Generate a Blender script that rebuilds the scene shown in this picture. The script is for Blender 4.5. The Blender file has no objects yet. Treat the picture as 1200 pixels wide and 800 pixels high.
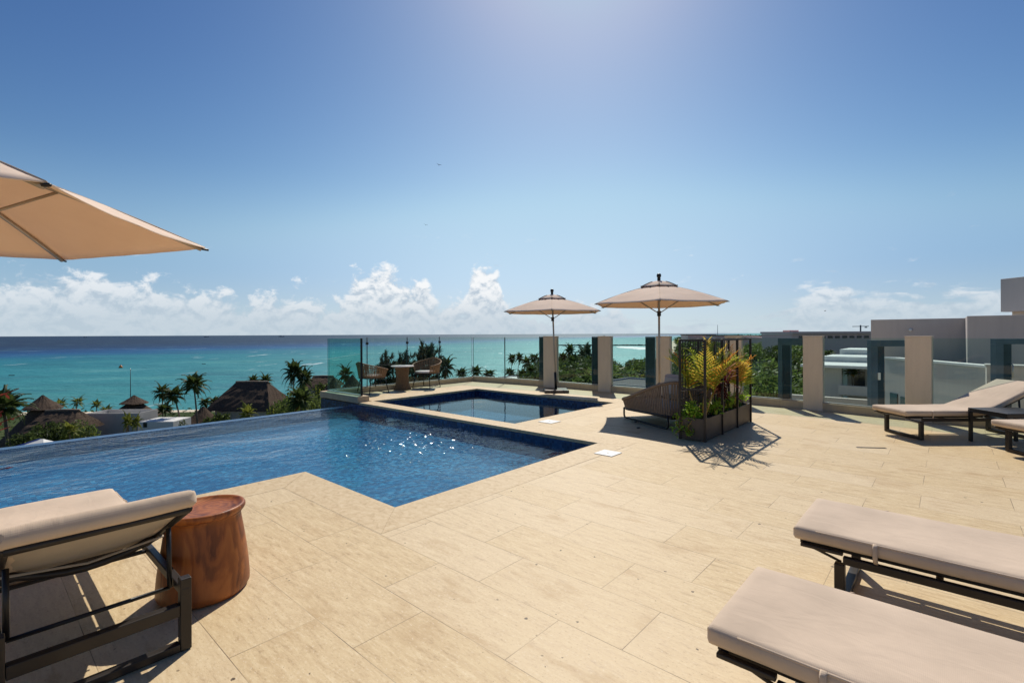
import bpy, bmesh, math, random
from mathutils import Vector, Matrix, noise as mnoise
R = math.radians
rnd = random.Random(7)
S = bpy.context.scene
COL = S.collection

# ------------------------------------------------------------------ camera
CH = 1.5                                   # eye height above the terrace
FOC = 572.0 / 1200.0                       # focal length / picture width
cam_d = bpy.data.cameras.new('camera')
cam_d.sensor_width = 36.0
cam_d.lens = 36.0 * FOC
cam_d.shift_y = -8.7 / 1200.0
cam_d.clip_start = 0.05
cam_d.clip_end = 80000.0
cam = bpy.data.objects.new('camera', cam_d)
COL.objects.link(cam)
ROLL = 0.0044
cam.matrix_world = Matrix.Translation((0, 0, CH)) @ Matrix.Rotation(R(90), 4, 'X') @ Matrix.Rotation(-ROLL, 4, 'Z')
S.camera = cam

# ------------------------------------------------------------------ light
SUN_AZ, SUN_EL = R(8.5), R(48.0)           # azimuth from +Y towards +X
sd = Vector((math.sin(SUN_AZ) * math.cos(SUN_EL), math.cos(SUN_AZ) * math.cos(SUN_EL), math.sin(SUN_EL)))
sl = bpy.data.lights.new('sun', 'SUN')
sl.energy = 4.15
sl.angle = R(0.53)
sl.color = (1.0, 0.93, 0.82)
sun = bpy.data.objects.new('sun', sl)
COL.objects.link(sun)
sun.rotation_euler = sd.to_track_quat('Z', 'Y').to_euler()
sun.location = sd * 60

S.view_settings.view_transform = 'Standard'
S.view_settings.look = 'None'
S.view_settings.exposure = 0.11
S.view_settings.gamma = 1.0
S.view_settings.use_curve_mapping = False
S.cycles.max_bounces = 10
S.cycles.transparent_max_bounces = 24
S.cycles.glossy_bounces = 4
S.cycles.diffuse_bounces = 3
S.cycles.transmission_bounces = 6
S.cycles.caustics_reflective = False
S.cycles.caustics_refractive = False
S.cycles.sample_clamp_indirect = 6.0

# ------------------------------------------------------------------ node helper
class NT:
    def __init__(s, tree): s.t = tree
    def n(s, typ, ins=None, **at):
        nd = s.t.nodes.new(typ)
        for k, v in at.items(): setattr(nd, k, v)
        for k, v in (ins or {}).items():
            sock = nd.inputs[k]
            if isinstance(v, bpy.types.NodeSocket): s.t.links.new(v, sock)
            elif isinstance(v, bpy.types.Node): s.t.links.new(v.outputs[0], sock)
            else: sock.default_value = v
        return nd
    def m(s, op, a, b=0.0, c=0.0, clamp=False):
        nd = s.n('ShaderNodeMath', {0: a, 1: b, 2: c}, operation=op)
        nd.use_clamp = clamp
        return nd.outputs[0]
    def ramp(s, fac, stops, interp='LINEAR'):
        nd = s.n('ShaderNodeValToRGB', {0: fac})
        cr = nd.color_ramp
        cr.interpolation = interp
        while len(cr.elements) < len(stops): cr.elements.new(0.5)
        for e, (p, c) in zip(cr.elements, stops):
            e.position = p
            e.color = (*c, 1.0) if len(c) == 3 else c
        return nd.outputs[0]
    def mix(s, fac, a, b, blend='MIX'):
        nd = s.n('ShaderNodeMix', data_type='RGBA', blend_type=blend)
        for i, v in ((0, fac), (6, a), (7, b)):
            sock = nd.inputs[i]
            if isinstance(v, bpy.types.NodeSocket): s.t.links.new(v, sock)
            elif isinstance(v, tuple): sock.default_value = (*v[:3], 1.0)
            else: sock.default_value = v
        return nd.outputs[2]
    def smooth(s, x, lo, hi):
        nd = s.n('ShaderNodeMapRange', {0: x, 1: lo, 2: hi, 3: 0.0, 4: 1.0}, interpolation_type='SMOOTHSTEP')
        return nd.outputs[0]
    def noise(s, vec, scale, detail=4.0, rough=0.5, dist=0.0):
        nd = s.n('ShaderNodeTexNoise', {'Vector': vec, 'Scale': scale, 'Detail': detail, 'Roughness': rough, 'Distortion': dist})
        return nd.outputs[0]
    def xyz(s, x, y, z=0.0):
        return s.n('ShaderNodeCombineXYZ', {0: x, 1: y, 2: z}).outputs[0]

def c3(v): return (v[0], v[1], v[2], 1.0)

# ------------------------------------------------------------------ sky (world): Nishita air plus a band of far cumulus on the horizon
W_ = bpy.data.worlds.new('World')
S.world = W_
W_.use_nodes = True
wt = NT(W_.node_tree)
W_.node_tree.nodes.clear()
sky = wt.n('ShaderNodeTexSky', sky_type='NISHITA', sun_disc=False, sun_elevation=SUN_EL, sun_rotation=SUN_AZ,
           altitude=0.0, air_density=1.15, dust_density=0.35, ozone_density=3.0)
geo = wt.n('ShaderNodeTexCoord')
sep = wt.n('ShaderNodeSeparateXYZ', {0: geo.outputs['Generated']})
dx, dy, dz = sep.outputs
az = wt.m('ARCTAN2', dx, dy)
el = wt.m('ARCSINE', dz)
fwd = wt.smooth(wt.m('ABSOLUTE', wt.m('SUBTRACT', az, 0.07)), 0.82, 0.05)     # forward scattering: paler air under the sun
def az_of(px): return math.atan((px - 600.0) / 572.0)
def el_of(px, py): return math.atan((391.3 - py) / 572.0 * math.cos(az_of(px)))
def envelope(pts, outside):
    fc = wt.n('ShaderNodeFloatCurve', {1: wt.m('MULTIPLY_ADD', az, 1 / 1.8, 0.5, clamp=True)})
    cv = fc.mapping.curves[0]
    pp = [((az_of(a) + 0.9) / 1.8, el_of(a, b) / 0.2) for a, b in pts]
    pp = [(max(0.001, min(0.999, x)), max(0.0, min(1.0, y))) for x, y in pp]
    cv.points[0].location = (0.0, pp[0][1])
    cv.points[1].location = (1.0, pp[-1][1])
    for x, y in pp: cv.points.new(x, y)
    fc.mapping.update()
    return wt.m('MULTIPLY', fc.outputs[0], 0.2)
top = envelope([(-60, 318), (0, 318), (60, 314), (100, 310), (150, 322), (200, 330), (250, 332), (285, 345), (320, 332), (350, 334), (385, 345),
                (408, 330), (425, 306), (445, 304), (475, 322), (497, 326), (515, 348), (540, 344), (552, 318), (566, 302), (582, 312), (592, 346),
                (610, 362), (660, 366), (690, 352), (720, 356), (760, 374), (820, 368), (860, 370), (900, 360), (930, 342), (970, 322), (1060, 328),
                (1130, 322), (1200, 312), (1300, 310)], 0)
vec = wt.xyz(az, wt.m('MULTIPLY', el, 1.25), 0.0)
nA = wt.noise(vec, 26.0, 7.0, 0.62, 0.25)
nA2 = wt.noise(wt.xyz(az, wt.m('MULTIPLY_ADD', el, 1.25, 0.012), 0.0), 26.0, 7.0, 0.62, 0.25)
nAs = wt.noise(wt.xyz(wt.m('ADD', az, 5.0), wt.m('MULTIPLY', el, 3.6), 0.0), 15.0, 7.0, 0.6, 0.3)
west = wt.smooth(az, 0.16, 0.40)                       # thinner, streaky cloud over the land side
nM = wt.m('ADD', wt.m('MULTIPLY', nA, wt.m('SUBTRACT', 1.0, west)), wt.m('MULTIPLY', nAs, west))
nB = wt.noise(wt.xyz(wt.m('ADD', az, 3.0), wt.m('MULTIPLY', el, 1.8), 0.7), 8.0, 3.0, 0.5)
head = wt.m('DIVIDE', wt.m('SUBTRACT', top, el), 0.032)
dens = wt.m('ADD', head, wt.m('MULTIPLY', wt.m('SUBTRACT', nM, 0.5), 5.2))
dens = wt.m('ADD', dens, wt.m('MULTIPLY', wt.m('SUBTRACT', nB, 0.5), 1.6))
dens = wt.m('SUBTRACT', dens, wt.m('MULTIPLY', west, 0.45))
mask = wt.smooth(dens, 0.05, 1.0)
above = wt.smooth(el, -0.012, -0.002)
mask = wt.m('MULTIPLY', mask, wt.m('SUBTRACT', 0.93, wt.m('MULTIPLY', west, 0.22)))
mask = wt.m('MULTIPLY', mask, above)
mask = wt.m('MULTIPLY', mask, wt.m('MULTIPLY_ADD', wt.smooth(az, -0.65, -0.15), 0.17, 0.83))
# torn wisps above the bank
nW = wt.noise(wt.xyz(wt.m('ADD', az, 9.3), wt.m('MULTIPLY', el, 2.6), 2.0), 13.0, 7.0, 0.62, 0.4)
wis = wt.m('MULTIPLY', wt.smooth(nW, 0.63, 0.78), wt.smooth(el, 0.27, 0.13))
wis = wt.m('MULTIPLY', wis, 0.45)
lit = wt.m('ADD', wt.m('MULTIPLY', wt.m('SUBTRACT', nA, nA2), 3.2), wt.smooth(nA, 0.25, 0.7))
ccol = wt.ramp(lit, [(0.0, (0.52, 0.60, 0.69)), (0.4, (0.74, 0.79, 0.84)), (0.9, (0.97, 0.975, 0.98))])
low = wt.smooth(el, 0.105, 0.012)
ccol = wt.mix(wt.m('MULTIPLY', low, 0.82), ccol, (0.50, 0.60, 0.69))
haze_f = wt.m('MULTIPLY', wt.smooth(el, 0.31, -0.005), 0.95)
hcol = wt.mix(wt.smooth(el, 0.13, 0.0), wt.mix(fwd, (0.26, 0.42, 0.63), (0.55, 0.70, 0.85)), wt.mix(fwd, (0.46, 0.57, 0.65), (0.60, 0.69, 0.745)))
hcol = wt.mix(above, (0.04, 0.12, 0.18), hcol)
sk = wt.n('ShaderNodeSeparateColor', {0: sky})
def chan(i, ref, out, g, cap):              # deepen the blue away from the sun, hold the glare near it
    v = wt.m('MULTIPLY', wt.m('POWER', wt.m('DIVIDE', sk.outputs[i], ref), g), out)
    return wt.m('SMOOTH_MIN', v, cap, 1.0)
skc = wt.n('ShaderNodeCombineColor', {0: chan(0, 3.7, 3.45, 1.95, 4.0), 1: chan(1, 5.5, 5.3, 1.75, 5.95), 2: chan(2, 8.2, 7.35, 1.4, 7.7)})
skc2 = wt.mix(1.0, skc.outputs[0], wt.mix(fwd, (0.70, 0.785, 0.89), (1.05, 1.04, 1.02)), 'MULTIPLY')
bsky = wt.n('ShaderNodeBackground', {0: skc2, 1: 0.1})
bcl = wt.n('ShaderNodeBackground', {0: ccol, 1: 0.92})
bhz = wt.n('ShaderNodeBackground', {0: hcol, 1: 1.0})
m0 = wt.n('ShaderNodeMixShader', {0: haze_f, 1: bsky.outputs[0], 2: bhz.outputs[0]})
allm = wt.m('MAXIMUM', mask, wis)
m1 = wt.n('ShaderNodeMixShader', {0: allm, 1: m0.outputs[0], 2: bcl.outputs[0]})
wt.n('ShaderNodeOutputWorld', {0: m1.outputs[0]})

# ------------------------------------------------------------------ positions: rays of the real lens, back to metres
HY = 391.3
def _d(px, py):
    a, b = px - 600.0, py - HY
    return a - ROLL * b, b + ROLL * a
def on(px, py, z=0.0):
    a, b = _d(px, py)
    Y = 572.0 * (CH - z) / b
    return Vector((a * Y / 572.0, Y, z))
def at(px, py, Y):
    a, b = _d(px, py)
    return Vector((a * Y / 572.0, Y, CH - b * Y / 572.0))
UX, UY = -0.7456, 0.6664                   # terrace axis u (towards the sea, left)
VX, VY = 0.6664, 0.7456                    # terrace axis v (along the sea, right)
TROT = math.atan2(-UY, -UX)                # terrace frame: local x = -u, local y = v
def W(u, v, z=0.0): return Vector((u * UX + v * VX, u * UY + v * VY, z))
def L(u, v, z=0.0): return Vector((-u, v, z))
def u_on_v(px, v):
    t = (px - 600.0) / 572.0
    return v * (t * VY - VX) / (UX - t * UY)
def v_on_u(px, u):
    t = (px - 600.0) / 572.0
    return u * (t * UY - UX) / (VX - t * VY)

# ------------------------------------------------------------------ mesh builder
class MB:
    def __init__(s): s.v, s.f, s.mi, s.sm = [], [], [], []
    def add(s, vs, fs, mi=0, smooth=False):
        o = len(s.v)
        s.v.extend([tuple(p) for p in vs])
        for f in fs:
            s.f.append([i + o for i in f]); s.mi.append(mi); s.sm.append(smooth)
    def box(s, c, d, rot=None, mi=0):
        c = Vector(c); x, y, z = d[0] / 2, d[1] / 2, d[2] / 2
        vs = [Vector(p) for p in ((-x, -y, -z), (x, -y, -z), (x, y, -z), (-x, y, -z), (-x, -y, z), (x, -y, z), (x, y, z), (-x, y, z))]
        if rot is not None: vs = [rot @ p for p in vs]
        s.add([p + c for p in vs], [(0, 3, 2, 1), (4, 5, 6, 7), (0, 1, 5, 4), (1, 2, 6, 5), (2, 3, 7, 6), (3, 0, 4, 7)], mi)
        return s
    def span(s, lo, hi, mi=0):
        lo, hi = Vector(lo), Vector(hi)
        return s.box((lo + hi) / 2, [abs(a) for a in (hi - lo)], None, mi)
    def bar(s, p, q, w, h, up=(0, 0, 1), mi=0):
        p, q = Vector(p), Vector(q)
        d = (q - p); ln = d.length; d.normalize()
        up = Vector(up)
        if abs(d.dot(up)) > 0.98: up = Vector((1, 0, 0))
        sd_ = d.cross(up).normalized(); u2 = sd_.cross(d)
        return s.box((p + q) / 2, (ln, w, h), Matrix((d, sd_, u2)).transposed(), mi)
    def tube(s, pts, r, n=8, mi=0, closed=False, smooth=True, flat=1.0):
        pts = [Vector(p) for p in pts]; k = len(pts)
        rs = r if isinstance(r, (list, tuple)) else [r] * k
        rings, prev = [], None
        for i, p in enumerate(pts):
            a = pts[i - 1] if (i or closed) else p
            b = pts[(i + 1) % k] if (i < k - 1 or closed) else p
            t = (b - a).normalized()
            if prev is None:
                ref = Vector((0, 0, 1)) if abs(t.z) < 0.9 else Vector((1, 0, 0))
                nx = t.cross(ref).normalized()
            else:
                nx = (prev - t * prev.dot(t))
                nx = nx.normalized() if nx.length > 1e-6 else t.orthogonal().normalized()
            prev = nx; ny = t.cross(nx)
            rings.append([p + (nx * math.cos(6.28318 * j / n) + ny * math.sin(6.28318 * j / n) * flat) * rs[i] for j in range(n)])
        vs = [q for rg in rings for q in rg]; fs = []
        for i in range(k if closed else k - 1):
            i2 = (i + 1) % k
            for j in range(n):
                j2 = (j + 1) % n
                fs.append((i * n + j, i * n + j2, i2 * n + j2, i2 * n + j))
        if not closed:
            fs.append(tuple(range(n - 1, -1, -1))); fs.append(tuple((k - 1) * n + j for j in range(n)))
        s.add(vs, fs, mi, smooth)
        return s
    def prism(s, poly, z0, z1, mi=0):
        n = len(poly)
        ar = sum(poly[i][0] * poly[(i + 1) % n][1] - poly[(i + 1) % n][0] * poly[i][1] for i in range(n))
        if ar < 0: poly = poly[::-1]
        vs = [(p[0], p[1], z0) for p in poly] + [(p[0], p[1], z1) for p in poly]
        fs = [tuple(range(n - 1, -1, -1)), tuple(range(n, 2 * n))]
        fs += [(i, (i + 1) % n, n + (i + 1) % n, n + i) for i in range(n)]
        s.add(vs, fs, mi)
        return s
    def sheet(s, poly, z, mi=0):
        n = len(poly)
        ar = sum(poly[i][0] * poly[(i + 1) % n][1] - poly[(i + 1) % n][0] * poly[i][1] for i in range(n))
        if ar < 0: poly = poly[::-1]
        s.add([(p[0], p[1], z) for p in poly], [tuple(range(n))], mi)
        return s
    def lathe(s, prof, n=32, c=(0, 0, 0), mi=0, wob=None):
        c = Vector(c); k = len(prof); vs, fs = [], []
        for i, (r, z) in enumerate(prof):
            for j in range(n):
                a = 6.28318530718 * j / n
                rr = r * (wob(a, z) if wob else 1.0)
                vs.append(c + Vector((rr * math.cos(a), rr * math.sin(a), z)))
        for i in range(k - 1):
            for j in range(n):
                j2 = (j + 1) % n
                fs.append((i * n + j, i * n + j2, (i + 1) * n + j2, (i + 1) * n + j))
        fs.append(tuple(range(n - 1, -1, -1))); fs.append(tuple((k - 1) * n + j for j in range(n)))
        s.add(vs, fs, mi, True)
        return s
    def build(s, name, mats, parent=None, loc=(0, 0, 0), rz=0.0, bevel=0.0, seg=2, sub=0):
        me = bpy.data.meshes.new(name)
        me.from_pydata(s.v, [], s.f)
        for m in (mats if isinstance(mats, (list, tuple)) else [mats]): me.materials.append(m)
        me.polygons.foreach_set('material_index', s.mi)
        me.polygons.foreach_set('use_smooth', s.sm)
        me.update()
        o = bpy.data.objects.new(name, me)
        COL.objects.link(o)
        o.location = loc; o.rotation_euler = (0, 0, rz)
        if parent is not None: o.parent = parent
        if bevel:
            b = o.modifiers.new('bevel', 'BEVEL'); b.width = bevel; b.segments = seg; b.limit_method = 'ANGLE'; b.angle_limit = R(40)
            b.harden_normals = False
        if sub:
            b = o.modifiers.new('sub', 'SUBSURF'); b.levels = sub; b.render_levels = sub
        return o

def rrect(w, h, r, k=4):
    """rounded rectangle outline centred on 0"""
    out = []
    for cx, cy, a0 in ((w / 2 - r, h / 2 - r, 0), (-w / 2 + r, h / 2 - r, 90), (-w / 2 + r, -h / 2 + r, 180), (w / 2 - r, -h / 2 + r, 270)):
        for i in range(k + 1):
            a = R(a0 + 90.0 * i / k)
            out.append((cx + r * math.cos(a), cy + r * math.sin(a)))
    return out

def pad(mb, path, w, h, r=0.025, mi=0, seed=0, puff=0.006, step=0.05):
    """a stuffed cushion swept along path (x, z of its mid-plane); width along y"""
    P = [Vector((p[0], 0, p[1])) for p in path]
    fine = []
    for a, b in zip(P[:-1], P[1:]):
        k = max(1, int((b - a).length / step))
        fine += [a.lerp(b, i / k) for i in range(k)]
    fine.append(P[-1])
    n = len(fine)
    ext = []
    t0 = (fine[1] - fine[0]).normalized(); t1 = (fine[-1] - fine[-2]).normalized()
    for q in (0.0, 0.3, 0.65, 1.0):
        pass
    secs = []
    for f_, sc in ((-r, 0.0), (-r * 0.92, 0.38), (-r * 0.6, 0.78), (-r * 0.25, 0.96)):
        secs.append((fine[0] + t0 * (f_ + r), sc, t0))
    for i in range(1, n - 1):
        secs.append((fine[i], 1.0, (fine[i + 1] - fine[i - 1]).normalized()))
    for f_, sc in ((-r * 0.25, 0.96), (-r * 0.6, 0.78), (-r * 0.92, 0.38), (-r, 0.0)):
        secs.append((fine[-1] - t1 * (f_ + r), sc, t1))
    out = rrect(w, h, r, 4)
    # add points across the long faces so the cloth can swell
    dense = []
    for i, p in enumerate(out):
        q = out[(i + 1) % len(out)]
        d = math.hypot(q[0] - p[0], q[1] - p[1])
        k = max(1, int(d / 0.07))
        dense += [(p[0] + (q[0] - p[0]) * j / k, p[1] + (q[1] - p[1]) * j / k) for j in range(k)]
    m = len(dense); vs, fs = [], []
    for si, (c, sc, t) in enumerate(secs):
        nz = Vector((-t.z, 0, t.x))
        ins = r * (1 - sc)
        for (y, z) in dense:
            yy = max(-w / 2 + ins, min(w / 2 - ins, y)); zz = max(-h / 2 + ins, min(h / 2 - ins, z))
            wv = puff * (1 - (2 * y / w) ** 4) * (1 if z > 0 else -0.3)
            if abs(abs(z) - h / 2) < 1e-6:
                wv += 0.004 * mnoise.noise(Vector((si * 0.33 + seed * 7.1, y * 5.0, z * 3 + seed)))
            zz += wv * sc
            yy += 0.003 * mnoise.noise(Vector((si * 0.4, z * 20, seed + 3.3)))
            vs.append(c + Vector((0, yy, 0)) + nz * zz)
    for i in range(len(secs) - 1):
        for j in range(m):
            j2 = (j + 1) % m
            fs.append((i * m + j, (i + 1) * m + j, (i + 1) * m + j2, i * m + j2))
    fs.append(tuple(range(m))); fs.append(tuple((len(secs) - 1) * m + j for j in range(m - 1, -1, -1)))
    mb.add(vs, fs, mi, True)

def tag(o, label=None, cat=None, group=None, kind=None):
    if label: o['label'] = label
    if cat: o['category'] = cat
    if group: o['group'] = group
    if kind: o['kind'] = kind
    return o
def thing(name, label, cat, loc=(0, 0, 0), rz=0.0, group=None):
    o = bpy.data.objects.new(name, None)
    o.empty_display_size = 0.2
    COL.objects.link(o)
    o.location = loc; o.rotation_euler = (0, 0, rz)
    return tag(o, label, cat, group)
def dup(root, loc, rz, label, scale=None, group=None):
    r = root.copy(); COL.objects.link(r)
    r.location = loc; r.rotation_euler = (0, 0, rz)
    if scale is not None: r.scale = (scale, scale, scale) if not isinstance(scale, tuple) else scale
    r['label'] = label
    if group: r['group'] = group
    for ch in list(root.children):
        c = ch.copy(); COL.objects.link(c); c.parent = r
        for g in list(ch.children):
            d = g.copy(); COL.objects.link(d); d.parent = c
    return r
def struct(name, mb, m, **kw): return tag(mb.build(name, m, **kw), kind='structure')

# ------------------------------------------------------------------ materials
def newmat(name):
    m = bpy.data.materials.new(name); m.use_nodes = True
    nt = NT(m.node_tree); b = m.node_tree.nodes['Principled BSDF']
    return m, nt, b
def L_(nt, a, b): nt.t.links.new(a, b)
def simple(name, col, rough=0.6, metal=0.0, var=0.12, scale=6.0, bump=0.0, bscale=80.0, spec=0.4, stretch=None):
    m, nt, b = newmat(name)
    tc = nt.n('ShaderNodeTexCoord').outputs['Object']
    v = tc
    if stretch: v = nt.n('ShaderNodeMapping', {'Vector': tc, 'Scale': stretch}).outputs[0]
    nz = nt.noise(v, scale, 5.0, 0.6)
    lo = tuple(x * (1 - var) for x in col); hi = tuple(min(1, x * (1 + var)) for x in col)
    L_(nt, nt.ramp(nz, [(0.3, lo), (0.7, hi)]), b.inputs['Base Color'])
    b.inputs['Roughness'].default_value = rough
    b.inputs['Metallic'].default_value = metal
    b.inputs['Specular IOR Level'].default_value = spec
    if bump:
        bn = nt.n('ShaderNodeBump', {'Height': nt.noise(v, bscale, 3.0, 0.6), 'Strength': bump, 'Distance': 0.004})
        L_(nt, bn.outputs[0], b.inputs['Normal'])
    return m

def travertine():
    m, nt, b = newmat('travertine')
    tc = nt.n('ShaderNodeTexCoord').outputs['Object']
    br = nt.n('ShaderNodeTexBrick', {'Vector': nt.n('ShaderNodeMapping', {'Vector': tc, 'Location': (0.19, 0.03, 0)}).outputs[0],
              'Color1': (0, 0, 0, 1), 'Color2': (1, 1, 1, 1), 'Mortar': (0.5, 0.5, 0.5, 1),
              'Scale': 1.0, 'Mortar Size': 0.0019, 'Mortar Smooth': 0.1, 'Bias': 0.0, 'Brick Width': 0.97, 'Row Height': 0.42}, offset=0.38, offset_frequency=2)
    tone = nt.n('ShaderNodeSeparateColor', {0: br.outputs[0]}).outputs[0]
    shift = nt.m('MULTIPLY', tone, 37.0)
    off = nt.n('ShaderNodeVectorMath', {0: tc, 1: nt.xyz(shift, nt.m('MULTIPLY', shift, 1.7), 0.0)}, operation='ADD').outputs[0]
    grain = nt.noise(nt.n('ShaderNodeMapping', {'Vector': off, 'Scale': (6.0, 30.0, 1.0)}).outputs[0], 1.0, 7.0, 0.72, 0.3)
    blot = nt.noise(tc, 1.1, 4.0, 0.6)
    fine = nt.noise(nt.n('ShaderNodeMapping', {'Vector': off, 'Scale': (0.6, 1.0, 1.0)}).outputs[0], 80.0, 5.0, 0.78)
    col = nt.ramp(grain, [(0.30, (0.33, 0.215, 0.098)), (0.42, (0.54, 0.395, 0.212)), (0.55, (0.615, 0.470, 0.264)), (0.75, (0.72, 0.585, 0.375))])
    col = nt.mix(nt.m('MULTIPLY', tone, 0.75), col, nt.mix(0.5, col, (0.70, 0.57, 0.39)))
    stn = nt.noise(nt.n('ShaderNodeMapping', {'Vector': off, 'Scale': (1.2, 3.2, 1.0)}).outputs[0], 1.0, 5.0, 0.65)
    st = nt.m('MAXIMUM', nt.smooth(blot, 0.58, 0.74), nt.smooth(stn, 0.56, 0.70))
    col = nt.mix(nt.m('MULTIPLY', st, 0.58), col, (0.42, 0.27, 0.12))
    fspk = nt.smooth(fine, 0.46, 0.33)
    col = nt.mix(nt.m('MULTIPLY', fspk, 0.60), col, (0.34, 0.22, 0.12))
    lspk = nt.smooth(fine, 0.56, 0.68)
    col = nt.mix(nt.m('MULTIPLY', lspk, 0.50), col, (0.82, 0.74, 0.60))
    vo = nt.n('ShaderNodeTexVoronoi', {'Vector': tc, 'Scale': 9.0, 'Randomness': 1.0})
    vr = nt.n('ShaderNodeSeparateColor', {0: vo.outputs['Color']})
    rad = nt.m('MULTIPLY', nt.m('POWER', vr.outputs[0], 5.0), 0.10)
    warp = nt.m('MULTIPLY_ADD', nt.noise(tc, 70.0, 3.0), 0.17, -0.085)
    hole = nt.m('LESS_THAN', nt.m('ADD', vo.outputs['Distance'], warp), rad)
    col = nt.mix(nt.m('MULTIPLY', hole, 0.9), col, (0.055, 0.035, 0.022))
    vo2 = nt.n('ShaderNodeTexVoronoi', {'Vector': nt.n('ShaderNodeMapping', {'Vector': tc, 'Scale': (0.75, 1.0, 1.0)}).outputs[0], 'Scale': 19.0, 'Randomness': 1.0})
    v2 = nt.n('ShaderNodeSeparateColor', {0: vo2.outputs['Color']})
    h2 = nt.m('LESS_THAN', nt.m('ADD', vo2.outputs['Distance'], warp), nt.m('MULTIPLY', nt.m('POWER', v2.outputs[1], 6.0), 0.13))
    col = nt.mix(nt.m('MULTIPLY', h2, 0.7), col, (0.12, 0.075, 0.04))
    mort = br.outputs[1]
    mfade = nt.m('MULTIPLY', mort, nt.m('MULTIPLY_ADD', nt.smooth(nt.noise(tc, 1.9, 3.0), 0.38, 0.60), 0.72, 0.22))
    col = nt.mix(mfade, col, (0.17, 0.115, 0.07))
    L_(nt, col, b.inputs['Base Color'])
    L_(nt, nt.m('MULTIPLY_ADD', grain, 0.25, 0.42), b.inputs['Roughness'])
    b.inputs['Specular IOR Level'].default_value = 0.3
    h = nt.m('SUBTRACT', nt.m('MULTIPLY_ADD', grain, 0.35, nt.m('MULTIPLY', fine, 0.45)), nt.m('ADD', mort, hole))
    bn = nt.n('ShaderNodeBump', {'Height': h, 'Strength': 0.5, 'Distance': 0.003})
    L_(nt, bn.outputs[0], b.inputs['Normal'])
    return m

def coping_mat():
    m, nt, b = newmat('coping_stone')
    tc = nt.n('ShaderNodeTexCoord').outputs['Object']
    grain = nt.noise(nt.n('ShaderNodeMapping', {'Vector': tc, 'Scale': (7.0, 9.0, 1.0)}).outputs[0], 2.0, 7.0, 0.72, 0.6)
    fine = nt.noise(tc, 85.0, 4.0, 0.7)
    col = nt.ramp(grain, [(0.30, (0.44, 0.31, 0.165)), (0.48, (0.575, 0.432, 0.248)), (0.72, (0.68, 0.545, 0.35))])
    col = nt.mix(nt.m('MULTIPLY', nt.smooth(fine, 0.40, 0.30), 0.35), col, (0.36, 0.24, 0.13))
    L_(nt, col, b.inputs['Base Color'])
    b.inputs['Roughness'].default_value = 0.55
    b.inputs['Specular IOR Level'].default_value = 0.3
    L_(nt, nt.n('ShaderNodeBump', {'Height': nt.m('ADD', grain, fine), 'Strength': 0.25, 'Distance': 0.003}).outputs[0], b.inputs['Normal'])
    return m

def mosaic(name, stops, dark):
    m, nt, b = newmat(name)
    tc = nt.n('ShaderNodeTexCoord').outputs['Object']
    # square tiles on floor and walls alike: use the two axes of each face
    vo = nt.n('ShaderNodeTexVoronoi', {'Vector': tc, 'Scale': 22.0, 'Randomness': 0.0}, feature='F1', distance='CHEBYCHEV')
    rn = nt.n('ShaderNodeTexWhiteNoise', {0: nt.n('ShaderNodeVectorMath', {0: vo.outputs['Position'], 1: (0.013, 0.017, 0.019)}, operation='ADD').outputs[0]}, noise_dimensions='3D')
    big = nt.noise(tc, 0.9, 3.0)
    col = nt.ramp(rn.outputs[0], list(zip((0.0, 0.4, 0.75, 1.0), stops)))
    col = nt.mix(nt.m('MULTIPLY', nt.smooth(big, 0.4, 0.65), 0.4), col, dark)
    edge = nt.smooth(vo.outputs['Distance'], 0.44, 0.49)
    col = nt.mix(nt.m('MULTIPLY', edge, 0.5), col, (0.05, 0.07, 0.11))
    L_(nt, col, b.inputs['Base Color'])
    b.inputs['Roughness'].default_value = 0.22
    return m

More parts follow.
